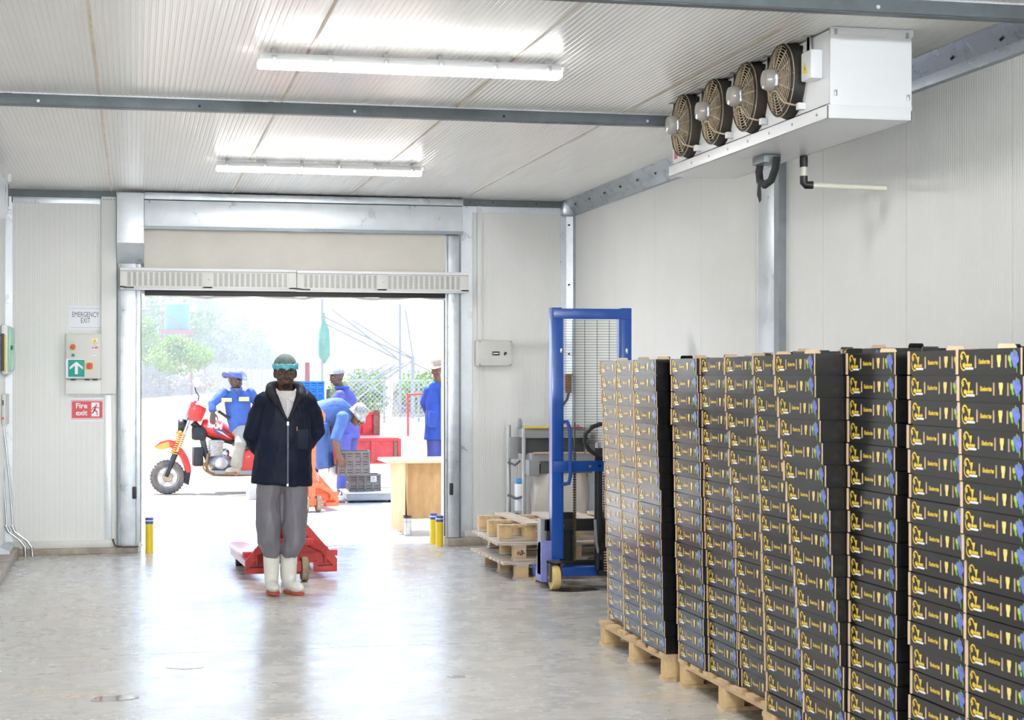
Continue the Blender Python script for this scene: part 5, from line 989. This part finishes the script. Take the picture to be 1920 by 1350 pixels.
def head(b, M):
    """head about .235 m tall facing local -y, centre at eye height"""
    E = lambda c, r, n=18, m=12: b.ell(c, r, n, m, M)
    E((0, .012, .030), (.074, .094, .088)); E((0, -.005, -.020), (.071, .085, .075)); E((0, -.018, -.070), (.059, .066, .050)); E((0, -.050, -.094), (.028, .030, .024))
    E((0, -.083, .022), (.050, .016, .014)); E((0, -.096, -.022), (.011, .018, .026)); E((0, -.102, -.040), (.019, .017, .012))
    for s in (-1, 1): E((s*.038, -.068, -.036), (.026, .024, .028)); E((s*.076, .014, -.012), (.012, .022, .034))
    E((0, -.083, -.066), (.027, .015, .014))
def face(parent, M, beard=True):
    for s in (-1, 1):
        B().ell((s*.032, -.078, -.002), (.0155, .013, .0085), 14, 8, M).build('eye', 'eyewhite', parent, smooth=80); B().ell((s*.032, -.0895, -.002), (.0065, .004, .0070), 10, 6, M).build('pupil', 'pupil', parent, smooth=80)
        B().ell((s*.034, -.090, .022), (.022, .006, .0045), 12, 6, M).build('eyebrow', 'hair', parent, smooth=80); B().ell((s*.032, -.083, .0065), (.0185, .011, .006), 12, 6, M).build('eyelid', parent.data.materials[0], parent, smooth=80)
    B().ell((0, -.097, -.063), (.025, .007, .0065), 14, 6, M).ell((0, -.096, -.075), (.021, .007, .0075), 14, 6, M).build('lips', 'lips', parent, smooth=80)
    if beard: B().ell((0, -.068, -.102), (.030, .020, .022), 14, 8, M).build('goatee', 'hair', parent, smooth=80)
def hand(b, w, d, up, s=1, curl=.5, size=1.):
    """palm and five bent fingers: wrist w, direction d towards the finger tips, up = back of the hand, s = side of the thumb"""
    d = Vector(d).normalized(); up = Vector(up); up = (up-d*up.dot(d)).normalized(); sd = d.cross(up)*s; k = size; w = Vector(w)
    b.tube([w, w+d*.03*k, w+d*.06*k, w+d*.092*k], [(.024*k, .020*k), (.034*k, .018*k), (.040*k, .016*k), (.038*k, .014*k)], 12, ref=up)
    for i, (off, L) in enumerate(((.030, .076), (.010, .086), (-.010, .080), (-.030, .062))):
        p = w+d*.085*k+sd*off*k; c = 0; P = [p]; dd = d.copy()
        for j in range(3):
            c = curl*(.5+.45*j)+.04*i; q = (d*math.cos(c)-up*math.sin(c)+sd*off*1.6).normalized(); p = p+q*L*k/3; P.append(p)
        b.tube(P, [.0095*k, .0092*k, .0085*k, .0065*k], 8)
    p = w+d*.022*k+sd*.024*k; q1 = (d*.75+sd*.75-up*.25).normalized(); q2 = (d*.95+sd*.3-up*.3).normalized(); b.tube([p, p+q1*.04*k, p+q1*.04*k+q2*.035*k, p+q1*.04*k+q2*.058*k], [.0125*k, .011*k, .0095*k, .007*k], 8)
def boot(parent, ankle, yaw, h=.30, mt='boot', so='sole', tilt=0.):
    M = Matrix.Translation(ankle) @ Matrix.Rotation(yaw, 4, 'Z') @ Matrix.Rotation(tilt, 4, 'X'); b = B()
    P = [((0, .01, h), .060, .066), ((0, .01, h*.8), .061, .068), ((0, .012, h*.45), .054, .062), ((0, .005, h*.25), .050, .066), ((0, -.01, .06), .047, .08), ((0, -.02, .03), .045, .09)]
    loft(b, [(*p, a, c) for p, a, c in P]); b.ell((0, -.085, .045), (.047, .095, .042)); b.ell((0, -.035, .05), (.045, .09, .05)); b.ell((0, .04, .04), (.040, .05, .045))
    v0 = len(b.v); bb = B(); bb.v = [tuple(M @ Vector(p)) for p in b.v]; bb.f = b.f; bb.m = b.m
    o = remesh(bb, 'boot', mt, parent, .007, 4)
    s = B(); n = 24; pts = []
    for i in range(n): a = 2*PI*i/n; y = -.055+.125*math.sin(a); wd = .048 if y < .0 else .042; pts.append((wd*math.copysign(abs(math.cos(a))**.75, math.cos(a)), y))
    s.prism(pts, 0, .014, M).prism([(x*.98, y) for x, y in pts if y > .015], -.0, .016, M); s.build('sole', so, o); return o
# ---- the man in the navy jacket
p = oz(527, 1113)
P1_ = dict(skin='skin'); HM = headM((.030, -.01, 1.622), yaw=.0, pitch=.02)
b = B(); head(b, HM); loft(b, [(.03, .02, 1.40, .075, .07), (.03, .012, 1.47, .058, .060), (.03, .006, 1.53, .054, .060), (.03, .0, 1.58, .05, .055)])
loft(b, [(.03, .01, .86, .13, .08), (.03, .01, 1.1, .13, .085), (.03, .01, 1.3, .14, .085), (.03, .02, 1.42, .10, .07), (.03, .02, 1.45, .06, .06)])
for s in (-1, 1):
    E0, W0 = ((-.205, .055, 1.15), (-.10, .178, .985)) if s < 0 else ((.255, .055, 1.19), (.15, .178, 1.02)); loft(b, [(.03+s*.14, .01, 1.40, .045, .045), (*E0, .036, .04), (*W0, .03, .032)]); hand(b, W0, (-s*.85, .12, -.35), (0, 1, 0), s, .7)
    loft(b, [(.0+s*.07, .0, .88, .07, .07), (s*.075, .0, .5, .05, .05), (s*.066, .01, .10, .032, .034)])
man = remesh(b, 'person', 'skin', None, .006, 4, dec=.6); man.location = (p.x, p.y, .0); tag(man, 'man walking in a dark navy jacket, grey trousers and white boots', 'person')
face(man, HM)
cap = B().ell((0, .010, .048), (.085, .104, .088), 24, 14, HM); 
cap2 = B(); cap2.v = cap.v; cap2.f = cap.f; cap2.m = cap.m
remesh(cap2, 'hairnet', 'netcap', man, .006, 2, cut=lambda c: (c.z-HM.translation.z) < .044+.10*max(-.3, (c.y-HM.translation.y))*-.25)
band = B(); n = 40; pts = []
for i in range(n): a = 2*PI*i/n; pts.append(HM @ Vector((.086*math.cos(a)*(1.06 if math.cos(a) > .6 else 1), .008+.104*math.sin(a), .040+.006*math.sin(9*a)+.010*math.sin(a)*0)))
band.tube(pts, [(.009+.003*math.sin(i*2.1), .022+.005*math.sin(i*1.3)) for i in range(n)], 8, closed=True, ref=(0, 0, 1)); remesh(band, 'hairnet_band', 'netblue', man, .006, 1, disp=.004, dsc=40)
# shirt
b = B(); loft(b, [(.035, -.005, 1.15, .10, .118), (.035, -.008, 1.30, .105, .118), (.035, .0, 1.40, .105, .100), (.035, .01, 1.455, .085, .078), (.033, .008, 1.495, .068, .068)]); sh_ = remesh(b, 'shirt', 'shirt', man, .008, 4, cut=lambda c: c.z > 1.488)
for s in (-1, 1):
    B().add([V3(.033+s*.004, -.098, 1.430), V3(.033+s*.072, -.040, 1.505), V3(.033+s*.082, -.060, 1.450), V3(.033+s*.055, -.112, 1.395), V3(.033+s*.004, -.090, 1.426), V3(.033+s*.068, -.030, 1.50), V3(.033+s*.076, -.05, 1.448), V3(.033+s*.052, -.104, 1.395)], [(0, 1, 2, 3), (7, 6, 5, 4), (0, 3, 7, 4), (2, 6, 7, 3), (1, 5, 6, 2), (0, 4, 5, 1)]).build('collar', 'shirt', sh_, smooth=30)
B().box(.026, .044, -.134, -.128, 1.25, 1.42).build('placket', 'shirt', sh_)
# jacket with open neck
b = B(); loft(b, [(.004, .005, .795, .226, .150), (.008, .005, .86, .222, .148), (.015, .0, 1.0, .208, .142), (.025, -.005, 1.15, .200, .140), (.032, -.005, 1.28, .198, .135), (.035, .005, 1.38, .19, .118), (.035, .015, 1.44, .155, .095), (.035, .02, 1.48, .11, .08)], 28)
for s, E_, W_ in ((-1, (-.215, .055, 1.15), (-.10, .175, .985)), (1, (.265, .055, 1.19), (.15, .175, 1.02))):
    S_ = (.035+s*.150, .01, 1.405); loft(b, [(S_[0]-s*.03, .01, 1.43, .07, .07), (*S_, .078, .080), ((S_[0]*.55+E_[0]*.45)+s*.012, .03, (S_[2]+E_[2])/2+.02, .068, .074), (*E_, .060, .068), ((E_[0]+W_[0])/2+s*.01, (E_[1]+W_[1])/2, (E_[2]+W_[2])/2, .054, .058), (*W_, .050, .050)], 18); b.ell((S_[0], S_[1], S_[2]-.005), (.085, .085, .075))
def vcut(c):
    zz = c.z; wd = (zz-1.265)*.42; return c.y < -.02 and zz > 1.262 and abs(c.x-.035) < wd or zz > 1.485
jk = remesh(b, 'jacket', 'navy', man, .009, 5, disp=.013, dsc=9, cut=vcut)
md = jk.modifiers.new('t', 'SOLIDIFY'); md.thickness = .008; md.offset = -1
hd = B()
for s in (-1, 1):
    hd.tube([(.037, -.148, 1.26), (.035+s*.028, -.142, 1.315), (.035+s*.062, -.122, 1.39), (.035+s*.094, -.085, 1.445), (.035+s*.112, -.02, 1.485), (.035+s*.098, .06, 1.51), (.035+s*.05, .11, 1.515), (.035, .125, 1.51)], [(.006, .008), (.014, .012), (.022, .020), (.030, .032), (.036, .042), (.040, .048), (.045, .05), (.045, .05)], 12)
remesh(hd, 'hood', 'navydark', jk, .007, 3, disp=.006, dsc=16)
B().box(.031, .041, -.158, -.150, .80, 1.262).build('zip', 'zipnavy', jk).rotation_euler = (0, 0, 0)
zp = B().box(.029, .043, -.160, -.150, 1.235, 1.262).build('zip_pull', 'chrome', jk)
B().box(.028, .040, -.160, -.150, .796, .812).build('zip_end', 'chrome', jk)
B().box(.10, .106, -.152, -.140, 1.195, 1.225).build('pocket_tab', 'springorange', jk); B().box(.100, .104, -.1495, -.140, 1.08, 1.195).build('pocket_zip', 'navydark', jk); B().box(.106, .185, -.144, -.128, 1.06, 1.205).build('chest_pocket', 'navy', jk, bevel=.006)
for s, z1 in ((-1, 1.27), (1, 1.30)): B().tube([(.035+s*.075, -.125, 1.41), (.035+s*.085, -.138, 1.35), (.035+s*.092, -.143, z1)], .0045, 6).build('drawstring', 'navydark', jk, smooth=60)
# trousers, boots
b = B()
for s, lx, kx, bx_ in ((-1, -.092, -.090, -.070), (1, .100, .094, .066)):
    loft(b, [(lx*.75, .0, .84, .105, .11), (lx, .0, .74, .103, .105), (lx*.97, .0, .60, .088, .092), (kx, -.01, .48, .084, .088), (kx*1.06, -.01, .38, .087, .090), (bx_, -.01, .315, .070, .074), (bx_, .0, .285, .060, .066)], 20)
loft(b, [(.005, .0, .79, .13, .10), (.01, .0, .84, .18, .122), (.01, .0, .90, .18, .12)]); remesh(b, 'trousers', 'trousergrey', man, .009, 4, disp=.018, dsc=11, zs=.42)
boot(man, (-.068, .0, .012), .06, .30); boot(man, (.064, .02, .004), .45, .30)
# ---- rider on the tricycle
def scaled(u0, v0, y):
    k = y*CS/F*1.004
    return lambda u, v, dy=0.: Vector(((u-u0)*k, dy, (v0-v)*k))
yR = 23.62; base = oy(445, 922, yR); G = scaled(445, 922, 23.85); 
HM = headM(G(441, 714, .02), yaw=.85, pitch=.05)
b = B(); head(b, HM); hc = HM.translation; loft(b, [(hc.x-.01, hc.y+.03, hc.z-.24, .07, .07), (hc.x-.005, hc.y+.02, hc.z-.16, .056, .056), (hc.x, hc.y+.01, hc.z-.06, .05, .05)])
sl, sr = G(419, 738, .0), G(470, 738, .06); el_, wl2 = G(398, 757, -.08), G(399, 772, -.14); er, wr2 = G(487, 760, .1), G(495, 785, .05)
loft(b, [(*G(450, 800, .05), .14, .10), (*G(446, 770, .03), .12, .085), (*G(444, 748, .03), .11, .08), (*G(443, 733, .03), .08, .07)])
for S_, E_, W_ in ((sl, el_, wl2), (sr, er, wr2)): loft(b, [(*S_, .04, .04), (*E_, .034, .034), (*W_, .030, .030)])
hand(b, wl2, (-.05, -.15, -1), (-.2, -1, .1), -1, .25, 1.05); hand(b, wr2, (.1, -.1, -1), (.2, 1, 0), 1, .5)
hipL, knL, anL = G(455, 808, -.06), G(448, 832, -.28), G(440, 874, -.26); hipR, knR, anR = G(462, 808, .14), G(470, 836, .34), G(470, 875, .34)
for h_, k_, a_ in ((hipL, knL, anL), (hipR, knR, anR)): loft(b, [(*h_, .075, .075), (*k_, .052, .055), (*a_, .04, .045)])
rd = remesh(b, 'person', 'skin', None, .007, 3, dec=.4); rd.location = (base.x, yR, 0); tag(rd, 'man in blue jacket and blue brimmed hat sitting on the red tricycle', 'person'); face(rd, HM, True)
b = B(); loft(b, [(*G(453, 806, .05), .165, .12), (*G(449, 785, .04), .165, .12), (*G(446, 760, .03), .18, .125), (*G(444, 742, .03), .17, .11), (*G(443, 732, .03), .10, .08)])
for S_, E_, W_ in ((sl, el_, wl2), (sr, er, wr2)): loft(b, [(*S_, .075, .078), (*((S_+E_)/2), .068, .068), (*E_, .062, .062), (*(E_*.3+W_*.7), .052, .052), (*(E_*.05+W_*.95), .048, .048)]); b.ell(S_, .078)
jk2 = remesh(b, 'work_jacket', 'royal', rd, .011, 4, disp=.010, dsc=8)
for (u0, u1, v0, v1, dy) in ((415, 434, 746, 753, -.10), (447, 466, 744, 752, -.095)): a = G(u0, v1, dy); c = G(u1, v0, dy+.01); B().box(a.x, c.x, -.115, -.085, a.z, c.z).build('reflective_strip', 'reflective', jk2, bevel=.004)
b = B(); cc = G(443, 732, -.07); B().tube([cc+V3(-.07, .05, .03), cc+V3(-.04, -.02, .0), cc+V3(0, -.05, -.08), cc+V3(.04, -.02, .0), cc+V3(.07, .05, .03)], .018, 8).build('jacket_collar', 'royal', jk2, smooth=60); B().prism([(-.05, .03), (0, -.08), (.05, .03)], 0, .02, Matrix.Translation(cc+V3(0, -.005, 0)) @ FRONT).build('tshirt', 'tshirt', jk2)
b = B()
for h_, k_, a_ in ((hipL, knL, anL), (hipR, knR, anR)): loft(b, [(*h_, .11, .11), (*((h_+k_)/2), .098, .098), (*k_, .082, .085), (*((k_+a_)/2), .076, .078), (*a_, .078, .08)]); b.ell(k_, .082)
b.ell(G(457, 808, .04), (.17, .16, .10)); remesh(b, 'trousers', 'khaki', rd, .011, 4, disp=.010, dsc=8)
for a_, yw in ((anL, -.9), (anR, .9)): boot(rd, a_+V3(0, 0, -.085), yw, .13, 'boottan', 'rust')
def brim_hat(parent, M, mt, r0=.098, r1=.185, hgt=.10, curl=.05, seed=0, nm='hat'):
    b = B(); n = 32; v = []; rings = [(.02, hgt), (.055, hgt-.004), (.082, hgt-.02), (r0-.006, hgt*.5), (r0, .0), (r0+.02, -.004), ((r0+r1)/2, -.002), (r1-.01, .004), (r1, .006)]
    for k, (r, z) in enumerate(rings):
        for i in range(n):
            a = 2*PI*i/n; f = max(0, (r-r0)/(r1-r0)); zz = z+curl*f*f*(math.cos(2*a)*.9+.25+.3*math.sin(3*a+seed)); rr = r*(1+.12*math.sin(a)**2) if k < 5 else r
            v.append((rr*math.cos(a), .012+rr*math.sin(a)*1.08, zz-(.02*math.exp(-((r)/.05)**2) if z > hgt*.8 else 0)))
    b.add(v, [(k*n+i, k*n+(i+1) % n, (k+1)*n+(i+1) % n, (k+1)*n+i) for k in range(len(rings)-1) for i in range(n)]+[tuple(range(n-1, -1, -1))], M)
    o = b.build(nm, mt, parent, smooth=80); s = o.modifiers.new('t', 'SOLIDIFY'); s.thickness = .006; return o
brim_hat(rd, HM @ Matrix.Translation((0, 0, .055)) @ Matrix.Rotation(.08, 4, 'X'), 'hatblue', .094, .165, .085, .055, 1)
# ---- standing man with white cap at the load bed
yS = 23.05; base = oy(648, 924, yS); G = scaled(648, 924, yS)
HM = headM(G(632, 696, .02), yaw=-1.25, pitch=.12)
b = B(); head(b, HM); hc = HM.translation; loft(b, [(hc.x+.06, hc.y+.02, hc.z-.22, .07, .07), (hc.x+.035, hc.y+.01, hc.z-.14, .058, .056), (hc.x+.01, hc.y, hc.z-.05, .052, .055)])
loft(b, [(*G(650, 800), .12, .09), (*G(648, 760), .12, .09), (*G(646, 738), .11, .08), (*G(641, 720), .08, .07)])
sl, sr = G(634, 733, -.14), G(652, 733, .16); el_, wl2 = G(617, 752, -.16), G(598, 757, -.02); er, wr2 = G(630, 756, .24), G(606, 758, .2)
for S_, E_, W_ in ((sl, el_, wl2), (sr, er, wr2)): loft(b, [(*S_, .04, .04), (*E_, .034, .034), (*W_, .030, .030)]); hand(b, W_, (-1, .1, .1), (0, 0, 1), 1, .5)
lg = ((G(643, 805, -.08), G(642, 860, -.08), G(641, 912, -.08)), (G(658, 805, .09), G(657, 860, .09), G(658, 912, .09)))
for h_, k_, a_ in lg: loft(b, [(*h_, .075, .075), (*k_, .055, .055), (*a_, .04, .045)])
wm = remesh(b, 'person', 'skin', None, .007, 3, dec=.4); wm.location = (base.x, yS, -.03); tag(wm, 'man in violet-blue overalls and white cap loading crates onto the tricycle', 'person'); face(wm, HM, False)
b = B(); loft(b, [(*G(652, 815), .165, .14), (*G(651, 790), .160, .135), (*G(648, 762), .165, .13), (*G(646, 742), .165, .12), (*G(644, 728), .13, .10), (*G(641, 721), .09, .08)])
for S_, E_, W_ in ((sl, el_, wl2), (sr, er, wr2)): loft(b, [(*S_, .078, .08), (*((S_+E_)/2), .07, .07), (*E_, .062, .064), (*(E_*.35+W_*.65), .052, .052), (*(E_*.08+W_*.92), .048, .048)]); b.ell(S_, .08)
for h_, k_, a_ in lg: loft(b, [(*h_, .115, .12), (*((h_+k_)/2), .10, .105), (*k_, .085, .088), (*((k_+a_)/2), .080, .082), (*a_, .085, .09)])
ov = remesh(b, 'overalls', 'violetblue', wm, .011, 4, disp=.010, dsc=8); cc = G(641, 719); B().tube([cc+V3(.085*math.cos(a), .08*math.sin(a), .01) for a in [2*PI*i/14 for i in range(14)]], .022, 8, closed=True).build('overall_collar', 'coatblue', ov, smooth=60)
for h_, k_, a_ in lg: boot(wm, a_+V3(0, 0, -.075), -1.2, .12, 'black', 'black')
def cap_(parent, M, mt):
    b = B(); b.ell((0, .012, .045), (.087, .107, .085), 24, 14, M); b.ell((0, -.10, .046), (.070, .075, .012), 20, 8, M); remesh(b, 'cap', mt, parent, .007, 2, cut=lambda c: (M.inverted() @ c).z < .033)
cap_(wm, HM, 'capwhite')
# ---- bending man lifting a crate
yB = 21.35; base = oy(612, 942, yB); G = scaled(612, 942, yB)
HM = headM(G(672, 776, -.02), yaw=1.35, pitch=.75)
b = B(); head(b, HM); hc = HM.translation; nk = G(656, 772, .0); loft(b, [(*nk, .075, .07), (*((nk+hc)/2+V3(0, 0, .0)), .058, .058), (*(hc+V3(-.01, 0, -.02)), .055, .055)], ref=(0, 1, 0))
hp, ch = G(598, 778, .02), G(640, 772, .0)
loft(b, [(*hp, .12, .09), (*G(618, 770, .0), .12, .09), (*ch, .11, .08), (*nk, .08, .07)])
sl, sr = G(640, 778, -.19), G(644, 778, .19); el_, wl2 = G(624, 820, -.25), G(630, 846, -.245); er, wr2 = G(634, 826, .19), G(641, 850, .12)
for S_, E_, W_, sd in ((sl, el_, wl2, 1), (sr, er, wr2, -1)): loft(b, [(*S_, .05, .05), (*E_, .044, .042), (*(E_*.5+W_*.5), .040, .038), (*W_, .031, .028)])
hand(b, wl2, (.42, .04, -.9), (-.1, -1, 0), 1, .16, 1.15); hand(b, wr2, (.3, -.05, -1), (0, 1, 0), -1, .6, 1.05)
lg = ((G(597, 790, -.10), G(600, 845, -.11), G(606, 905, -.12)), (G(600, 790, .12), G(612, 845, .12), G(626, 905, .10)))
for h_, k_, a_ in lg: loft(b, [(*h_, .08, .08), (*k_, .055, .055), (*a_, .04, .045)])
bm_ = remesh(b, 'person', 'skinbrown', None, .0045, 2, dec=.5); bm_.location = (base.x, yB, 0); tag(bm_, 'bending man in blue work suit and camouflage hat lifting a grey crate', 'person'); face(bm_, HM, False)
b = B(); loft(b, [(*G(592, 785, .01), .165, .13), (*G(604, 772, .01), .175, .14), (*G(622, 768, .0), .18, .135), (*G(640, 770, .0), .185, .125), (*G(651, 771, .0), .13, .10), (*G(657, 772, .0), .09, .085)])
for S_, E_, W_ in ((sl, el_, wl2), (sr, er, wr2)): loft(b, [(*S_, .078, .08), (*((S_+E_)/2), .072, .074), (*(S_*.15+E_*.85), .066, .068), (*(E_*1.05-S_*.05), .060, .060)]); b.ell(S_, .085)
wj = remesh(b, 'work_jacket', 'denimblue', bm_, .011, 4, disp=.012, dsc=8); cc = nk; B().tube([cc+V3(.0, .085*math.cos(a), .085*math.sin(a)) for a in [2*PI*i/14 for i in range(14)]], .018, 8, closed=True).build('jacket_collar', 'denimblue', wj, smooth=60); B().box(.28, .36, -.20, -.17, .92, .96).build('pencil_pocket', 'dust', wj, bevel=.01) if False else None
b = B()
for h_, k_, a_ in lg: loft(b, [(*h_, .12, .12), (*((h_+k_)/2), .108, .112), (*k_, .09, .092), (*(k_*.55+a_*.45), .082, .085), (*(k_*.5+a_*.5), .08, .082)])
b.ell(G(597, 788, .01), (.15, .19, .13)); remesh(b, 'trousers', 'denimblue', bm_, .011, 4, disp=.012, dsc=8)
for h_, k_, a_ in lg: boot(bm_, (a_.x, a_.y, .002), .95, .44)
b = B(); n = 30; v = []; R_h = [(.03, .108), (.075, .10), (.094, .06), (.100, .0), (.125, -.035), (.142, -.055)]
for r, z in R_h:
    for i in range(n): a = 2*PI*i/n; v.append((r*math.cos(a), .012+r*1.08*math.sin(a), z+.006*math.sin(3*a)))
b.add(v, [(k*n+i, k*n+(i+1) % n, (k+1)*n+(i+1) % n, (k+1)*n+i) for k in range(len(R_h)-1) for i in range(n)]+[tuple(range(n-1, -1, -1))], HM @ Matrix.Translation((0, .01, .045)))
o = b.build('bucket_hat', 'camo', bm_, smooth=80); o.modifiers.new('t', 'SOLIDIFY').thickness = .006
# ---- man in blue coat and straw hat at the right door edge
yC = 24.2; base = oy(820, 918, yC); G = scaled(820, 918, yC)
HM = headM(G(819, 686, .0), yaw=-.55, pitch=.28)
b = B(); head(b, HM); hc = HM.translation; loft(b, [(hc.x+.02, hc.y+.04, hc.z-.24, .07, .07), (hc.x+.012, hc.y+.02, hc.z-.15, .056, .056), (hc.x, hc.y, hc.z-.05, .05, .05)])
loft(b, [(*G(822, 800), .14, .10), (*G(822, 750), .12, .08), (*G(822, 730), .11, .075), (*G(822, 712), .08, .07)])
A4 = ((G(803, 728, .02), G(796, 752, .09), G(806, 775, .16)), (G(842, 728, .02), G(850, 752, .09), G(840, 775, .16)))
for S_, E_, W_ in A4: loft(b, [(*S_, .04, .04), (*E_, .034, .034), (*W_, .030, .030)]); hand(b, W_, (.3, .1, -1), (0, 1, 0), 1, .5)
lg = ((G(812, 810), G(812, 860), G(813, 908)), (G(833, 810), G(833, 860), G(833, 908)))
for h_, k_, a_ in lg: loft(b, [(*h_, .075, .075), (*k_, .055, .055), (*a_, .04, .045)])
cm = remesh(b, 'person', 'skinbrown', None, .007, 3, dec=.4); cm.location = (base.x, yC, -.03); tag(cm, 'man in long blue coat and straw hat standing at the right door edge', 'person'); face(cm, HM, False)
b = B(); loft(b, [(*G(822, 824), .215, .15), (*G(822, 800), .205, .145), (*G(822, 765), .185, .13), (*G(822, 740), .18, .12), (*G(822, 724), .175, .11), (*G(822, 714), .10, .09)])
for S_, E_, W_ in A4: loft(b, [(*S_, .072, .078), (*((S_+E_)/2), .068, .07), (*E_, .060, .062), (*(E_*.4+W_*.6), .052, .052), (*W_, .05, .05)]); b.ell(S_, .075)
co = remesh(b, 'coat', 'coatblue', cm, .011, 4, disp=.010, dsc=8); q = G(822, 770); B().box(q.x+.0, q.x+.012, -.15, -.13, G(0, 822).z, G(0, 722).z).build('coat_placket', 'bluecap', co); B().box(q.x-.16, q.x-.05, -.150, -.10, G(0, 800).z, G(0, 768).z).build('coat_pocket', 'coatblue', co, bevel=.008)
for s in (-1, 1): c0_ = G(821, 713, -.07); B().add([c0_+V3(s*.005, -.02, -.03), c0_+V3(s*.08, .05, .03), c0_+V3(s*.095, .03, -.02), c0_+V3(s*.06, -.03, -.07), c0_+V3(s*.005, -.01, -.03), c0_+V3(s*.076, .058, .03), c0_+V3(s*.09, .04, -.02), c0_+V3(s*.055, -.02, -.07)], [(0, 1, 2, 3), (7, 6, 5, 4), (0, 3, 7, 4), (3, 2, 6, 7), (1, 5, 6, 2), (0, 4, 5, 1)]).build('collar', 'teal', co)
b = B()
for h_, k_, a_ in lg: loft(b, [(*h_, .105, .11), (*((h_+k_)/2), .095, .098), (*k_, .085, .088), (*a_, .085, .088)])
remesh(b, 'trousers', 'violetblue', cm, .012, 4, disp=.008, dsc=8)
for h_, k_, a_ in lg: boot(cm, (a_.x, a_.y-.0, .002), -.3, .16, 'black', 'black')
brim_hat(cm, HM @ Matrix.Translation((0, .01, .05)) @ Matrix.Rotation(-.12, 4, 'X'), 'straw', .098, .20, .115, .035, 2, 'straw_hat')
